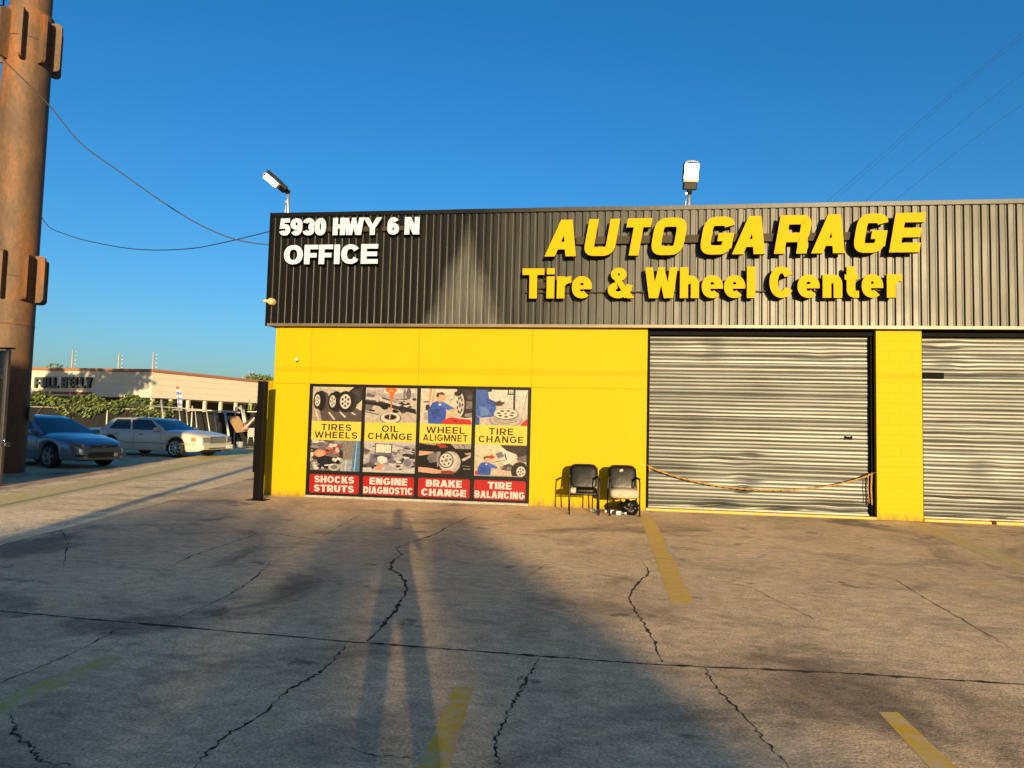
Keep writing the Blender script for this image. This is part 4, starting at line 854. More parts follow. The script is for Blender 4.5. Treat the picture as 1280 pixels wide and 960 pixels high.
# ------------------------------------------------------------------ cables
M_wire = mat('black_cable', (.012,.012,.013), .6)
def cable(name, lab, pix, A, B, r, group=None):
    """a hanging cable in the vertical plane through A and B, its curve read from the sight lines."""
    A = Vector(A); B = Vector(B); n = (B-A).cross(Vector((0,0,1))).normalized(); pts = []
    for x, y in pix:
        d = ray(x, y); t = (A-CAM).dot(n)/d.dot(n); pts.append(CAM+d*t)
    # smooth (Catmull-Rom)
    out = []
    for i in range(len(pts)-1):
        p0 = pts[max(0,i-1)]; p1 = pts[i]; p2 = pts[i+1]; p3 = pts[min(len(pts)-1,i+2)]
        for k in range(6):
            t = k/6; out.append(.5*((2*p1)+(p2-p0)*t+(2*p0-5*p1+4*p2-p3)*t*t+(3*p1-p0-3*p2+p3)*t**3))
    out.append(pts[-1]); m = MB(); m.tube(out, r, 6)
    return tag(m.build(name, M_wire), lab, 'cable', group)
cable('service_cable', 'black cable sagging from upper left past the pylon to the fascia corner', [(-60,5),(0,70),(60,130),(100,178),(150,215),(207,255),(250,281),(290,298),(318,304),(337,305.5)], (-17.5,-4,0), (-7.2,-.16,0), .013)
cable('service_cable', 'thin cable dipping from the pylon side up to the fascia corner', [(52,250),(51,268),(62,284),(80,292),(105,300),(150,309),(190,312.5),(240,310.5),(280,303),(310,296),(338,289)], (-15.1,2.3,0), (-7.25,-.1,0), .011)
for k, px in enumerate(([(1000,292),(1044,250),(1102,199),(1170,138),(1240,78),(1300,28)], [(1040,285),(1083,250),(1144,199),(1205,150),(1255,110),(1310,68)], [(1075,284),(1119,250),(1184,199),(1240,157),(1285,126),(1330,97)], [(985,294),(1038,248),(1092,202),(1160,142),(1230,82),(1300,22)])):
    cable('power_line', ['faint power line above the fascia, lower one of the close upper pair','faint power line in the sky between the close pair and the lowest line','lowest faint power line crossing the sky above the word GARAGE','faint power line in the sky, highest of the four at upper right'][k], px, (14-k,60,0), (44-k*2,30,0), .009, 'power lines above the fascia')

# ------------------------------------------------------------------ foliage
def leaf_mat(name, c1, c2):
    m = mat(name, c1, .55, 0, .3, 1.1, .3, col2=c2); return m
M_leafd = leaf_mat('dark_leaves', (.055,.085,.016), (.022,.04,.010)); M_leafl = leaf_mat('light_leaves', (.15,.18,.035), (.05,.085,.018)); M_bark = mat('bark', (.10,.075,.05), .9, 0, .3, 12, .5)
def leaves(mb, n, f, size, rng, mats=2):
    for i in range(n):
        p = Vector(f(rng)); d = Vector((rng.gauss(0,1), rng.gauss(0,1), rng.gauss(0,.7))).normalized(); u = d.orthogonal().normalized(); v = d.cross(u); s = size*rng.uniform(.6,1.4)
        mi = 0 if rng.random() < .55 else mats-1
        mb.face([p-u*s*.5, p+v*s*.28+d*s*.08, p+u*s*.6, p-v*s*.28+d*s*.08], mi)
def tree(lab, loc, H, crown_r, n, size, seed, group=None, trunk_r=.16, low=.35):
    rng = random.Random(seed); root = thing('tree', lab, 'tree', loc, 0, group)
    m = MB(); m.tube([(0,0,-.1),(.05,0,H*.3),(-.04,.06,H*.6),(0,0,H*.85)], [trunk_r,trunk_r*.8,trunk_r*.5,.03], 8)
    for k in range(7):
        a = rng.uniform(0,6.28); z = H*rng.uniform(.3,.6); m.tube([(0,0,z),(crown_r*.4*math.cos(a),crown_r*.4*math.sin(a),z+H*.15),(crown_r*.75*math.cos(a),crown_r*.75*math.sin(a),z+H*.22)], [trunk_r*.4,trunk_r*.25,.02], 6)
    m.build('trunk', M_bark, root)
    cl = [(rng.gauss(0,.42)*crown_r, rng.gauss(0,.42)*crown_r, H*rng.uniform(low+.1,.93), rng.uniform(.3,.55)*crown_r) for _ in range(16)]
    def f(g):
        c = g.choice(cl); v = Vector((g.gauss(0,1),g.gauss(0,1),g.gauss(0,1))).normalized()*c[3]*g.uniform(.5,1.05); return (c[0]+v.x, c[1]+v.y, min(H, c[2]+v.z*.8))
    m = MB(); leaves(m, n, f, size, rng); m.build('crown', [M_leafd, M_leafl], root); return root
tree('small rounded tree top showing over the left end of the restaurant roof', (-116.8,120,0), 12.4, 3.6, 900, .6, 1)
_t = wp(334,468,100); tree('dark green tree top just left of the yellow wall', (_t.x,_t.y,0), _t.z, 2.6, 1400, .45, 2, low=.5)
# unseen trees and plain building added behind the photographer for their shade
for k, (x, y, h, r, nn) in enumerate(((6.7,-55,6.9,1.2,460),(8.4,-55.5,7.2,1.35,620),(10.1,-56,7.5,1.4,760),(9.2,-57,7.6,1.25,640),(7.5,-56.6,7.4,1.25,560),(11.0,-57,7.6,1.2,380),(11.9,-55.4,7.4,1.45,620),(13.5,-54.5,7.2,1.25,520))):
    tree('slim unseen tree added behind the lot to cast shade', (x, y, 0), h, r, nn, .40, 20+k, 'unseen shade trees added behind the lot', low=.46)
for x_, sd_ in ((-41.2,31),(-47.6,32)): tree('broad street tree beyond the left edge of the lot', (x_,20,0), 10.4, 3.4, 4200, .55, sd_, 'street trees left of the lot', low=.3)
m = MB(); m.tube([(-30,-13.5,4.52),(0,-13.5,4.48),(30,-13.5,4.52)], .008, 6); tag(m.build('overhead_cable', M_wire), 'thin cable strung above the parking lot', 'cable')
m = MB(); m.box(-60,-3.9,-40,-31,0,7.0); m.box(-60.2,-3.7,-40.2,-30.8,7.0,7.22); tag(m.build('added_shade_building', mat('added_shade_building_tan', (.3,.27,.22), .8)), 'plain tan unseen building added behind the lot to cast shade', 'building')  # unseen block added to shade the pylon and parked cars
for x, y in ((-3.25,-20),(-5.1,-20.5)):
    m = MB(); m.tube([(x,y,0),(x,y,9)], [.13,.10] if x > -4 else [.05,.05], 10); tag(m.build('utility_pole', M_bark), 'wooden utility pole at the road edge', 'pole', 'utility poles at the road edge')

# ------------------------------------------------------------------ the photographer, whose long shadow falls on the lot
def person():
    J = {'pel':(0,0,.96,.150),'wai':(0,0,1.10,.135),'che':(0,0,1.32,.155),'nek':(0,.01,1.50,.06),'hd1':(0,.03,1.60,.085),'hd2':(0,.03,1.70,.095),'hd3':(0,.02,1.77,.06)}
    E = [('pel','wai'),('wai','che'),('che','nek'),('nek','hd1'),('hd1','hd2'),('hd2','hd3')]
    for k, sx in (('l',-1),('r',1)):
        J.update({k+'hip':(sx*.10,0,.90,.105),k+'kne':(sx*.155,.02,.50,.068),k+'ank':(sx*.19,0,.09,.045),k+'toe':(sx*.21,.17,.04,.04),k+'sho':(sx*.19,0,1.42,.065),k+'elb':(sx*.25,.12,1.20,.047),k+'wri':(sx*.09,.34,1.40,.033),k+'pal':(sx*.06,.39,1.47,.034)})
        E += [('pel',k+'hip'),(k+'hip',k+'kne'),(k+'kne',k+'ank'),(k+'ank',k+'toe'),('che',k+'sho'),(k+'sho',k+'elb'),(k+'elb',k+'wri'),(k+'wri',k+'pal')]
        for f in range(5):
            a = (sx*(.045-.012*f), .41+.004*f, 1.49+.008*f, .010); b_ = (sx*(.030-.014*f), .425, 1.515+.012*f, .009); J[k+'f%d' % f] = a; J[k+'g%d' % f] = b_; E += [(k+'pal',k+'f%d' % f),(k+'f%d' % f,k+'g%d' % f)]
    K = list(J); me = bpy.data.meshes.new('person'); me.from_pydata([J[k][:3] for k in K], [(K.index(a), K.index(b)) for a, b in E], [])
    o = bpy.data.objects.new('person', me); COL.objects.link(o); md = o.modifiers.new('skin', 'SKIN'); md.use_smooth_shade = True
    if not me.skin_vertices: me.attributes  # the Skin modifier adds its layer
    for i_, k in enumerate(K): me.skin_vertices[0].data[i_].radius = (J[k][3], J[k][3])
    me.skin_vertices[0].data[0].use_root = True
    o.modifiers.new('sub', 'SUBSURF').render_levels = 2
    me.materials.append(mat('dark_clothes', (.05,.05,.07), .8)); return o
pr_ = person(); pr_.location = (.20,-14.62,0); tag(pr_, 'person in dark clothes standing with both arms raised to hold up a phone', 'person')
# ------------------------------------------------------------------ cars
M_white_car = mat('pearl_white_paint', (.36,.35,.315), .25, 0, .4, coat=.5)
M_silver = mat('silver_blue_paint', (.20,.23,.28), .25, .6, .5, coat=.6)
M_lens = mat('lamp_lens', (.17,.17,.165), .12, .3)
M_amber = mat('amber_lens', (.26,.13,.05), .25)
M_trim = mat('black_trim', (.02,.02,.02), .5)
def lerp_tab(tab, x):
    if x <= tab[0][0]: return tab[0][1]
    for (a, va), (b, vb) in zip(tab, tab[1:]):
        if x <= b:
            t = (x-a)/(b-a); t = t*t*(3-2*t) if False else t; return va+(vb-va)*t
    return tab[-1][1]
def make_car(label, loc, rz, P, paint):
    root = thing('car', label, 'car', loc, rz); L = P['L']; wf, wr, Rw = P['wf'], P['wr'], P['Rw']; HW = P['HW']
    x0, x1 = P['x0'], P['x1']; N = int(L/.045); m = MB(); rows = []
    for i in range(N+1):
        x = x0+(x1-x0)*i/N
        hw = HW*lerp_tab(P['plan'], x); zb = lerp_tab(P['low'], x)
        for wx in (wf, wr):
            d = abs(x-wx); ra = Rw+.055
            if d < ra: zb = max(zb, Rw+math.sqrt(ra*ra-d*d)*.98)
        zs = lerp_tab(P['shoulder'], x); zt = lerp_tab(P['top'], x)
        pr = []
        for a, z in ((.93,zb),(.985,zb+.16*(zs-zb)),(1.0,zb+.45*(zs-zb)),(.995,zb+.72*(zs-zb)),(.972,zb+.92*(zs-zb)),(.93,zs),(.80,zs+.55*(zt-zs)),(.5,zs+.88*(zt-zs)),(.2,zs+.99*(zt-zs)),(0,zt)): pr.append((hw*a, z))
        rows.append([(x,-y,z) for y, z in pr]+[(x,y,z) for y, z in pr[-2::-1]])
    W = len(rows[0]); vs = [p for r in rows for p in r]
    fs = [(i*W+j, (i+1)*W+j, (i+1)*W+j+1, i*W+j+1) for i in range(N) for j in range(W-1)]
    m.mesh(vs, fs, 0, True); m.face(rows[0], 0); m.face(rows[-1][::-1], 0)
    m.box(x0+.25, x1-.25, -HW*.55, HW*.55, .2, .5, 1); m.box(x0+.6, x1-.6, -HW*.86, HW*.86, .3, .8, 1)
    body = m.build('body', [paint, M_trim], root, weld=True)
    def sd(mb, n, mm, p=body): return mb.build(n, mm, p)
    # greenhouse
    c = P['cab']; bz = c['bz']; rzt = c['rz']; bw, rw = c['bw'], c['rw']
    Bf, Br, Rf, Rr = c['bf'], c['br'], c['rf'], c['rr']
    m = MB(); sec = []
    K = 9
    def hull(s, t):      # s: 0 rear..1 front along, t: 0 belt..1 roof  -> x, halfwidth, z
        xb = Br+(Bf-Br)*s; xr = Rr+(Rf-Rr)*s; return xb+(xr-xb)*t, bw+(rw-bw)*t, bz+(rzt-bz)*t
    ring = []
    for t in (0,.25,.5,.75,.92,1.0):
        x_r = Br+(Rr-Br)*t; x_f = Bf+(Rf-Bf)*t; hwv = bw+(rw-bw)*(t if t < 1 else 1.06); z = bz+(rzt-.03-bz)*t if t < 1 else rzt-.005
        if t == 1.0: x_r += .10; x_f -= .10
        o = []
        for k in range(K+1):
            s = k/K; o.append((x_r+(x_f-x_r)*s, -hwv, z))
        bf = .10*(1-t*.5)
        o += [(x_f+bf*.7, -hwv*.6, z), (x_f+bf, 0, z), (x_f+bf*.7, hwv*.6, z)]
        for k in range(K+1): s = 1-k/K; o.append((x_r+(x_f-x_r)*s, hwv, z))
        o += [(x_r-.06, hwv*.6, z), (x_r-.09, 0, z), (x_r-.06, -hwv*.6, z)]
        ring.append(o)
    W2 = len(ring[0]); vs = [p for r in ring for p in r]
    m.mesh(vs, [(i*W2+j, i*W2+(j+1)%W2, (i+1)*W2+(j+1)%W2, (i+1)*W2+j) for i in range(5) for j in range(W2)], 0, True)
    top = ring[-1]; cen = [((Rf+Rr)/2, 0, rzt+.035)]; n0 = len(m.v); m.v += [cen[0]]; base = n0-W2
    for j in range(W2): m.f.append((base+j, base+(j+1)%W2, n0)); m.m.append(0); m.c.append(None); m.sm.append(True)
    cab = sd(m, 'roof', paint)
    # side glass
    def sidept(s, t, sy, o=.006):
        x, h, z = hull(s, t); return (x, sy*(h+o), z)
    for sy in (-1, 1):
        for w_ in P['wins']:
            m = MB(); m.face([sidept(s, t, sy) for s, t in (w_ if sy < 0 else w_[::-1])]); sd(m, 'side_window', M_glass, cab)
    # windscreens follow the hull's bowed ends
    def endglass(front, t0, t1, f):
        m = MB(); Q = []
        for t in [t0+(t1-t0)*k/4 for k in range(5)]:
            x_e = (Bf+(Rf-Bf)*t) if front else (Br+(Rr-Br)*t); h = (bw+(rw-bw)*t)*f; z = bz+(rzt-.03-bz)*t; bf = .10*(1-t*.5) if front else -.09
            Q.append([(x_e+bf*(1-(y*f)**2)*1.0+(.012 if front else -.012), y*h, z+.012) for y in (-1,-.6,-.3,0,.3,.6,1)])
        m.mesh([p for r in Q for p in r], [(i*7+j, i*7+j+1, (i+1)*7+j+1, (i+1)*7+j) for i in range(4) for j in range(6)], 0, True)
        return m
    sd(endglass(True, .03, .90, .93), 'windscreen', M_glass, cab); sd(endglass(False, .06, .88, .9), 'rear_window', M_glass, cab)
    # wheels
    for wx in (wf, wr):
        for sy in (-1, 1):
            wr_ = thing('wheel', None, None); wr_.parent = root; wr_.location = (wx, sy*(HW-.125), Rw)
            fl = Matrix.Rotation(0 if sy < 0 else math.pi, 4, 'Z')
            m = MB(); r = Rw; m.lathe([(r*.70,-.11),(r*.93,-.115),(r*.99,-.085),(r,0),(r*.99,.085),(r*.93,.11),(r*.5,.11)], 28, xf=fl); m.build('tyre', M_rubber, wr_)
            m = MB(); m.lathe([(r*.71,-.105),(r*.69,-.118),(r*.64,-.10),(r*.60,-.04)], 28, 0, fl)
            for k in range(P['spokes']):
                X = fl @ Matrix.Rotation(6.2832*k/P['spokes'], 4, 'Y'); m.box(r*.1, r*.665, -.108, -.06, -r*P['sw'], r*P['sw'], 0, X, .006)
            m.lathe([(0,-.112),(r*.14,-.11),(r*.17,-.08),(r*.17,-.04)], 14, 0, fl); m.lathe([(0,-.03),(r*.66,-.03)], 24, 1, fl); m.build('rim', [M_chrome if P['spokes'] > 6 else M_lens, M_trim], wr_)
    # doors: shut lines, mouldings, handles
    def yside(x, f): return HW*lerp_tab(P['plan'], x)*f
    for sy in (-1, 1):
        m = MB()
        for x in P['cuts']:
            zs = lerp_tab(P['shoulder'], x); m.tube([(x, sy*(yside(x,.985)+.001), .32), (x, sy*(yside(x,1.0)+.001), .55), (x, sy*(yside(x,.995)+.001), .74), (x, sy*(yside(x,.972)+.001), .86), (x, sy*(yside(x,.93)+.001), zs-.005)], .005, 5)
        sd(m, 'shut_line', M_trim)
        m = MB(); a, b = P['mould']; m.tube([(a+(b-a)*k/12, sy*(yside(a+(b-a)*k/12,1.0)+.004), P['mz']) for k in range(13)], P.get('mr', .012), 6); sd(m, 'side_moulding', P['mm'])
        for x in P['handles']:
            m = MB(); m.box(x, x+.17, sy*(yside(x,.985)) - .015, sy*(yside(x,.985))+.025, .79, .825, 0, None, .008); sd(m, 'door_handle', P['hm'])
        m = MB(); mx = P['mirror']; y = sy*(HW*.98)
        X = Matrix.Translation((mx, y+sy*.06, bz+.06)); cushion(m, 0, 0, 0, .15, .24, .15, .1, X, n=5); sd(m, 'mirror', paint)
    P['front'](root, body, sd, P)
    return root
def white_front(root, body, sd, P):
    x1 = P['x1']; HW = P['HW']
    m = MB(); m.box(x1-.07, x1+.035, -.40, .40, .52, .78, 0, None, .03); gr = sd(m, 'grille', M_chrome)
    m = MB()
    for k in range(13): y = -.36+.06*k; m.box(x1+.03, x1+.042, y, y+.018, .54, .755)
    m.build('grille_bars', mat('dark_bar', (.05,.05,.045), .4, .3), gr)
    for sy in (-1, 1):
        m = MB(); X = Matrix.Translation((x1-.03, sy*.60, .65)) @ Matrix.Rotation(sy*R_(12), 4, 'Z'); m.box(-.06,.07,-.175,.175,-.085,.095,0,X,.02); sd(m, 'headlight', M_lens)
        m = MB(); X = Matrix.Translation((x1-.30, sy*(HW*.93-.01), .66)) @ Matrix.Rotation(sy*R_(-14), 4, 'Z'); m.box(-.09,.09,-.035,.035,-.065,.075,0,X,.015); sd(m, 'marker_lamp', M_amber)
    m = MB(); m.box(x1-.03, x1+.075, -.84, .84, .30, .48, 0, None, .04); bp = sd(m, 'bumper', P['paint'])
    m = MB(); m.box(x1+.07, x1+.084, -.55, .35, .335, .375); m.build('air_slot', M_trim, bp)
    m = MB(); m.box(x1+.078, x1+.09, .42, .74, .34, .46, 0, None, .004); m.build('number_plate', mat('plate_white', (.5,.49,.45), .5), bp)
def silver_front(root, body, sd, P):
    x1 = P['x1']; HW = P['HW']
    m = MB(); m.box(x1-.10, x1+.012, -.42, .42, .585, .655, 0, None, .02); g_ = sd(m, 'grille', M_trim)
    m = MB(); m.box(x1+.012, x1+.018, -.06, .06, .605, .635, 0, None, .002); m.build('badge', mat('badge_gilt', (.35,.26,.08), .4, .6), g_)
    m = MB(); m.box(x1-.06, x1+.035, -.46, .46, .30, .46, 0, None, .03); sd(m, 'lower_grille', M_trim)
    for sy in (-1, 1):
        m = MB(); cushion(m, 0, 0, 0, .40, .16, .17, .1, Matrix.Translation((x1-.20, sy*.66, .62)) @ Matrix.Rotation(sy*R_(-38), 4, 'Z'), n=6); hl = sd(m, 'headlight', M_lens)
        m = MB(); m.box(x1-.14, x1-.0, sy*.60-.16, sy*.60+.16, .345, .40, 0, None, .015); sd(m, 'fog_slot', M_trim)
    m = MB(); m.box(x1+.03, x1+.04, .30, .42, .33, .44); sd(m, 'tag_strip', mat('plate_white', (.5,.49,.45), .5))
WIN = [[(.10,.10),(.40,.08),(.40,.88),(.24,.88)], [(.45,.08),(.90,.07),(.80,.80),(.76,.88),(.45,.88)]]
PW = dict(L=5.43, HW=.965, x0=-2.86, x1=2.52, wf=1.47, wr=-1.42, Rw=.345, paint=M_white_car, spokes=9, sw=.075,
    plan=[(-2.86,.82),(-2.80,.90),(-2.4,.96),(-1,1),(1.2,1),(2.0,.97),(2.38,.92),(2.48,.87),(2.52,.82)], low=[(-2.86,.42),(-2.65,.30),(-1.9,.24),(1.9,.22),(2.35,.24),(2.52,.30)],
    shoulder=[(-2.86,.82),(-2.7,.90),(-1.6,.93),(.9,.93),(1.6,.90),(2.3,.80),(2.46,.75),(2.52,.68)], top=[(-2.86,.90),(-2.76,.98),(-1.6,1.01),(.9,1.0),(1.2,.99),(1.9,.95),(2.36,.87),(2.48,.82),(2.52,.74)],
    cab=dict(bz=.93, rz=1.385, bw=.885, rw=.70, bf=1.0, br=-1.92, rf=.16, rr=-1.50), wins=[[(.13,.10),(.47,.08),(.47,.88),(.13,.88)], [(.51,.08),(.93,.07),(.96,.80),(.93,.88),(.51,.88)]],
    cuts=[.86,-.32,-1.28], mould=(-2.2,2.3), mz=.50, mr=.014, mm=mat('grey_moulding', (.16,.16,.15), .5), handles=[-.10,-1.20], hm=M_trim, mirror=.72, front=white_front)
PS = dict(L=5.09, HW=.925, x0=-2.62, x1=2.44, wf=1.42, wr=-1.39, Rw=.335, paint=M_silver, spokes=5, sw=.13,
    plan=[(-2.62,.78),(-2.5,.90),(-1.8,.98),(1.2,1),(1.9,.96),(2.22,.86),(2.38,.72),(2.44,.60)], low=[(-2.62,.40),(-2.3,.28),(-1.8,.23),(1.8,.22),(2.2,.22),(2.44,.26)],
    shoulder=[(-2.62,.82),(-2.4,.92),(-1.4,.95),(.8,.93),(1.5,.86),(2.1,.72),(2.36,.64),(2.44,.58)], top=[(-2.62,.9),(-2.5,1.04),(-1.4,1.06),(.8,1.02),(1.4,.96),(2.0,.85),(2.3,.74),(2.44,.62)],
    cab=dict(bz=.93, rz=1.46, bw=.86, rw=.60, bf=1.08, br=-1.75, rf=.05, rr=-1.05), wins=[[(.14,.14),(.46,.08),(.46,.88),(.28,.88)], [(.50,.08),(.90,.07),(.93,.7),(.84,.88),(.50,.88)]],
    cuts=[.92,-.22,-1.2], mould=(-1.0,.9), mz=.48, mm=M_silver, handles=[-.02,-1.1], hm=M_silver, mirror=.80, front=silver_front)
def place_car(label, P, paint, wheel_pt, rz, sc=1):     # wheel_pt: where the near front tyre meets the ground
    lx, ly = P['wf']*sc, -(P['HW']-.06)*sc; c, s = math.cos(rz), math.sin(rz)
    o = make_car(label, (wheel_pt[0]-(c*lx-s*ly), wheel_pt[1]-(s*lx+c*ly), 0), rz, P, paint); o.scale = (sc, sc, sc)
    return o
place_car('long white sedan half in shade in front of the dark fence', PW, M_white_car, (-17.2,11.9), R_(-7), 1.12)
place_car('silver blue sedan in shade behind the rusty pylon', PS, M_silver, (-16.57,4.8), R_(-14), 1.07)

# ------------------------------------------------------------------ restaurant beyond the fence
M_cream = mat('cream_siding', (.40,.375,.31), .7, 0, .3, .8, .1)
FX, FY, FE = -45.3, 50.0, 78.0
root = thing('restaurant_building', 'low cream restaurant with brown roof edge beyond the fence', 'building', (FX, FY, 0)); off = -Vector(root.location)
def radd(mb, n, m): o = mb.build(n, m, root); o.location = off; return o
FP = [(-90,FY),(FX,FY),(FX+9.5,FY+25),(FX-14,FY+34),(-90,FY+34)]
def prism(m, off_, z0, z1, drop=.35):
    k = len(FP); P_ = [(x+(off_ if i in (1,2) else 0), y-(off_ if i < 2 else 0)) for i, (x, y) in enumerate(FP)]
    zt = [z1-(drop if i in (2,3) else 0) for i in range(k)]; zb = [z0-(drop if i in (2,3) and z0 > 5 else 0) for i in range(k)]
    m.mesh([(x,y,zb[i]) for i,(x,y) in enumerate(P_)]+[(x,y,zt[i]) for i,(x,y) in enumerate(P_)], [tuple(range(k-1,-1,-1)), tuple(range(k,2*k))]+[(i,(i+1)%k,k+(i+1)%k,k+i) for i in range(k)])
m = MB(); prism(m, 0, 3.56, 6.15); radd(m, 'parapet', M_cream)
m = MB()
for z in (4.2,4.85,5.5): prism(m, .012, z, z+.03, 0)
radd(m, 'siding_joint', mat('siding_joint_line', (.30,.27,.21), .8))  # slightly darker strips mark the siding joints
m = MB(); prism(m, .2, 6.152, 6.42); radd(m, 'roof_edge', mat('brown_roof_edge', (.20,.085,.045), .6))
m = MB(); m.box(-88,FX-2.5,FY+2.5,FE-2,0,3.55); radd(m, 'wall', mat('dark_porch_wall', (.05,.045,.045), .8))
for k in range(13):
    m = MB(); y = FY+.35+k*1.9; x = FX+(y-FY)*.381-.5; m.box(x,x+.3,y,y+.3,0,3.55); radd(m, 'porch_post', M_cream)
for k in range(6):
    m = MB(); x = FX-3-k*4.2; m.box(x-2.6,x,FY+2.42,FY+2.46,1.0,3.0); radd(m, 'window', M_glass)
M_sgn = mat('dark_green_letter', (.03,.045,.045), .5)
sr = thing('wall_sign', 'dark letters reading FULL BELLY on the restaurant front', 'sign', (-55,FY-.15,4.2)); off = -Vector(sr.location)
FB = [('F',42.2,49.5),('U',50,57),('L',58.3,64.2),('L',65.2,72),('B',76,83.4),('E',84.6,91),('L',92.2,98),('L',99,105.3),('Y',106,114.2)]
for c, xa, xb in FB:
    a = wp(xa,484.6,FY-.3); b = wp(xb,484.6,FY-.3); tp = wp((xa+xb)/2,471.3,FY-.3); H = tp.z-a.z; m = MB()
    put_strips(m, glyph(c, (b.x-a.x)/H, .24, .2, 2.6), a.x, a.z, 1, H, FY-.3, .25); o = m.build('letter', [M_sgn, M_return], sr); o.location = off
m = MB(); a = wp(43,490.5,FY-.2); b = wp(113,491,FY-.2); m.box(a.x,b.x,FY-.2,FY-.02,a.z-.11,a.z+.13,0,None,.03); o = m.build('red_strip', mat('dark_red_strip', (.12,.015,.012), .5), sr); o.location = off
# distant transmission poles
for k_, (x, y, h) in enumerate(((-105.2,110,14.6),(-95.1,110,14.0),(-87.8,110,14.2),(-78.6,130,12.4),(-80.2,130,11.3))):
    root = thing('transmission_pole', ['distant pale pole above the restaurant roof beside the small tree','distant pale pole above the middle of the restaurant front','distant pale pole above the corner of the restaurant roof','taller of two tiny distant poles near the yellow wall','shorter of two tiny distant poles near the yellow wall'][k_], 'pole', (x,y,0), 0, 'distant poles beyond the restaurant')
    m = MB(); m.tube([(0,0,0),(0,0,h)], [.22,.13], 6); m.build('mast', mat('pale_pole', (.30,.25,.22), .7), root)
    m = MB()
    for k in range(4): m.tube([(0,0,h-.5-.8*k),(.9,0,h-.45-.8*k)], .06, 5)
    m.build('cross_arm', M_galv, root)

# ------------------------------------------------------------------ fence with climbing plant
M_pipe = mat('pale_pipe', (.40,.38,.33), .5, .3); M_screen = mat('dark_privacy_screen', (.012,.013,.013), .85, 0, .2, 2, .4)
YF = 25.6
root = thing('fence', 'dark screened chain fence with pale posts behind the white sedan', 'fence', (-27,YF,0)); off = -Vector(root.location)
def fadd(mb, n, m): o = mb.build(n, m, root); o.location = off; return o
m = MB(); vs = []; nx = 80
for i in range(nx+1):
    x = -46+32*i/nx
    for z in (0,1.0,2.0): vs.append((x, YF+.06*noise.noise(Vector((x,z,0)))+.03, z+.05*noise.noise(Vector((x*.8,3,z)))))
m.mesh(vs, [(i*3+j,(i+1)*3+j,(i+1)*3+j+1,i*3+j+1) for i in range(nx) for j in range(2)], 0, True); fadd(m, 'privacy_screen', M_screen)
m = MB(); m.tube([(-46,YF-.05,2.08),(-14,YF-.05,2.08)], .035, 8); fadd(m, 'top_rail', M_pipe)
for k in range(12):
    m = MB(); x = -45.2+2.85*k; m.tube([(x,YF-.06,0),(x,YF-.06,2.35)], .045, 8); fadd(m, 'post', M_pipe)
rng = random.Random(4)
m = MB()
def vine(g):
    x = g.uniform(-47,-26.4); t = (x+47)/20.6
    zt = 2.9-.30*t+.22*math.sin(x*1.9)+.12*math.sin(x*5.1); d = g.random()**1.6
    return (x, YF-.25+g.gauss(0,.28), zt-d*(.95+.45*math.sin(x*1.3)+.2*math.sin(x*3.7)))
leaves(m, 4200, vine, .20, rng)
for k in range(10): x = -46+2*k; m.tube([(x,YF-.1,1.2),(x+.5,YF-.15,2.0),(x+1.6,YF-.1,2.5)], .02, 5, 2)
tag(m.build('climbing_plant', [M_leafd, M_leafl, M_bark]), 'leafy climber draped along the top of the fence behind the cars', 'plant')
# pale steel frames leaning against the fence
def pipeframe(lab, segs, r=.04):
    m = MB()
    for a, b in segs: m.tube([a, b], r, 8)
    return tag(m.build('pipe_frame', M_pipe), lab, 'frame', 'old pipe frames leaning at the fence')
def q(x, y, Y): return wp(x, y, Y)
Yp = 24.2
pipeframe('tall pale pipe leaning behind the white sedan roof', [(q(201.5,500,Yp), q(207,548,Yp-.8))], .06)
pipeframe('long pale pipe frame with thin uprights between the sedan and plywood sheet', [(q(184,507,Yp), q(300,516,Yp)), (q(224,513,Yp), q(227,540,Yp-.6)), (q(233,513,Yp), q(236,545,Yp-.6)), (q(244,513,Yp), q(247,545,Yp-.6)), (q(257,506,Yp), q(263,545,Yp-.6)), (q(267,513,Yp), q(272,545,Yp-.6))], .035)
pipeframe('bright pale pipe propped just left of the plywood sheet', [(q(281,515,Yp-.6), q(286,545,Yp-1.6))], .07)
pipeframe('pair of slanted white pipes behind the plywood sheet', [(q(301,507,Yp), q(306,533,Yp-.4)), (q(304.5,512,Yp), q(308,534,Yp-.4)), (q(298,509,Yp), q(303,513,Yp))], .06)
# plywood sheet
root = MB(); a, b, c, d = q(284,520.5,Yp-.3), q(297.5,521,Yp-.3), q(309,539,Yp-1.2), q(295.5,541,Yp-1.2); th_ = Vector((.02,.05,.03))
root.mesh([d,c,b,a]+[v+th_ for v in (d,c,b,a)], [(0,1,2,3),(7,6,5,4),(0,4,5,1),(1,5,6,2),(2,6,7,3),(3,7,4,0)])
tag(root.build('plywood_sheet', mat('weathered_plywood', (.30,.19,.09), .8, 0, .3, 3, .45, stretch=(1,1,3))), 'weathered brown plywood sheet leaning on the pipes', 'board')
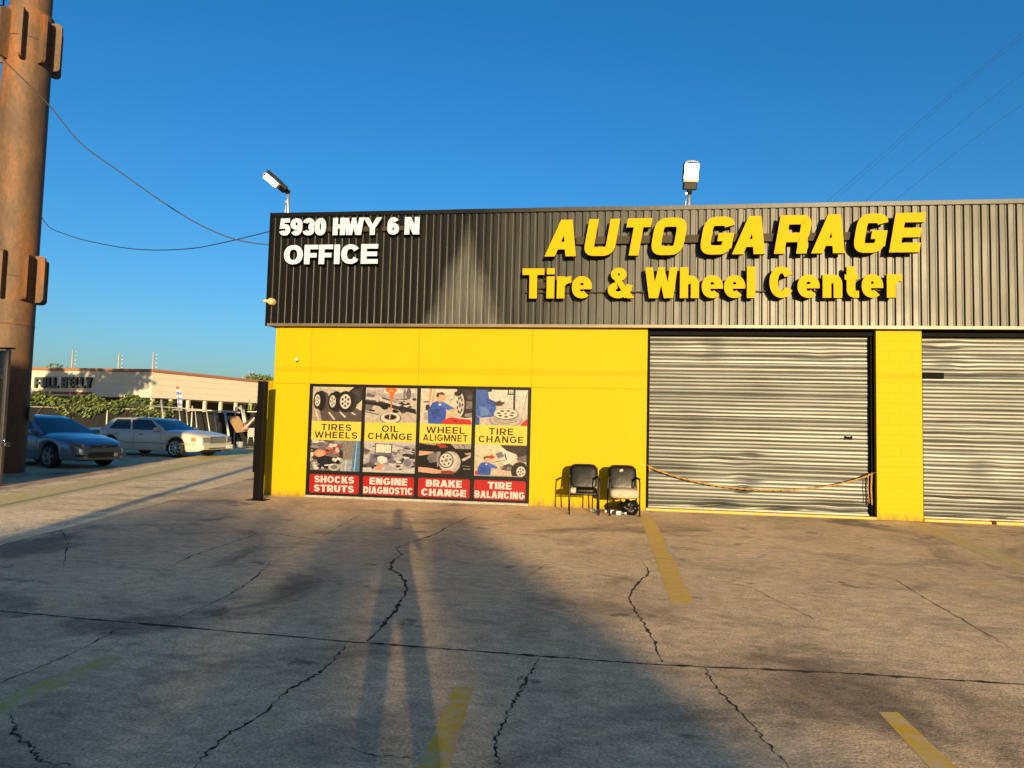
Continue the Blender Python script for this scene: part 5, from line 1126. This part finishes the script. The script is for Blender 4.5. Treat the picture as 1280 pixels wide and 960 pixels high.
# feather flag
root = thing('feather_flag', 'narrow feather flag with white and blue print above the pipe frames', 'flag', q(224,545,24.6)*1.0); root.location.z = 0; off = -Vector(root.location)
pb, pt_ = q(225,535,24.6), q(222.5,483,24.6)
m = MB(); m.tube([Vector((pb.x,pb.y,0)), pb, pt_], .02, 6); o = m.build('pole', M_galv, root); o.location = off
m = MB(); cols = [(.35,.06,.06),(.35,.35,.36),(.10,.13,.35),(.38,.38,.40),(.12,.15,.38),(.36,.36,.38),(.14,.17,.36),(.30,.32,.38)]
for k in range(8):
    t0, t1 = k/8, (k+1)/8; 
    def wd(t): return .05+.30*math.sin(min(1,.25+t*.9)*math.pi*.55)
    def fp(t, s): p = pt_.lerp(q(224,511,24.6), t); return (p.x-.12+s*wd(t), p.y-.03*math.sin(t*6+s*2), p.z)
    m.face([fp(t1,0),fp(t1,1),fp(t0,1),fp(t0,0)], 0, cols[k])
o = m.build('cloth', M_print, root); o.location = off
# yard clutter at the end of the driveway
Yc = 22.8
a = q(313,533,Yc); root = thing('wheelbarrow', 'tipped wheelbarrow with dark tray and pale red patch beside the gate post', 'wheelbarrow', (a.x,a.y,0)); off = Vector((0,0,0))
m = MB(); X = Matrix.Translation((.0,0,1.42)) @ Matrix.Rotation(R_(-38),4,'Y'); cushion(m, 0, 0, 0, .85, .5, .30, .2, X, n=6); m.build('tray', mat('dark_tray', (.03,.026,.025), .5), root)
m = MB(); m.tube([(-.28,-.28,1.05),(.02,-.30,1.30),(.36,-.26,1.72)], [.07,.06,.04], 8); m.build('handle', mat('pale_wood', (.42,.33,.28), .6), root)
m = MB(); cushion(m, -.12, -.26, 1.18, .26, .10, .26, .2, Matrix.Identity(4), n=5); m.build('red_cloth', mat('faded_red_cloth', (.36,.10,.09), .8), root)
m = MB(); m.box(-.1,.40,-.12,.2,.62,1.14,0,None,.03); m.build('grey_bin', mat('grey_bin_plastic', (.26,.26,.26), .5), root)
m = MB(); m.tube([(-.2,0,0),(0,0,1.1)], .03, 6); m.tube([(.3,0,0),(.15,0,1.1)], .03, 6); m.build('leg', M_galv, root)
a = q(300,549,21.6); m = MB(); m.lathe([(0,-.0),(.15,0),(.19,.38),(.18,.38),(.15,.05),(0,.05)], 16, xf=Matrix.Rotation(R_(90),4,'X'))
tag(m.build('bucket', mat('pale_bucket', (.33,.33,.28), .5)), 'small pale bucket on the ground below the plywood', 'bucket').location = (a.x,a.y,0)
rng = random.Random(9); m = MB(); c = gp(305,556)
for k in range(26):
    x, y = c.x+rng.gauss(0,.9), c.y+rng.gauss(0,.8); X = Matrix.Translation((x,y,rng.uniform(.03,.16))) @ Matrix.Rotation(rng.uniform(0,6),4,'Z') @ Matrix.Rotation(rng.uniform(-.4,.4),4,'X'); l = rng.uniform(.1,.45); m.box(-l,l,-.07,.07,-.02,.02,0,X)
tag(m.build('debris_pile', mat('scrap_wood', (.34,.22,.10), .85, 0, .3, 6, .4)), 'low heap of scrap wood at the end of the driveway', 'debris', kind='stuff')
def plant(lab, loc, H, n, seed, spread):
    rng = random.Random(seed); root = thing('yard_plant', lab, 'plant', loc); m = MB()
    for k in range(n):
        a = rng.uniform(0,6.28); l = H*rng.uniform(.6,1); o = spread*rng.uniform(.3,1); mid = Vector((o*.4*math.cos(a), o*.4*math.sin(a), l*.7)); tip = Vector((o*math.cos(a), o*math.sin(a), l*rng.uniform(.8,1))); s = Vector((-math.sin(a), math.cos(a), 0))*.05
        m.face([(-s.x,-s.y,0),(s.x,s.y,0),mid+s*1.4,mid-s*1.4]); m.face([mid-s*1.4,mid+s*1.4,tip])
    m.build('fronds', [leaf_mat('frond_green', (.16,.19,.03), (.07,.10,.02))], root)
    m = MB(); m.tube([(0,0,0),(0,0,H*.5)], .05, 6); m.build('stem', M_bark, root)
a = q(309,512,26.2); plant('upright yellow green plant behind the fence end', (a.x,a.y,0), 3.0, 70, 3, .7)
a = q(317,520,26.6); plant('low green plant between the fence and the black gate post', (a.x,a.y,0), 2.4, 50, 4, .6)
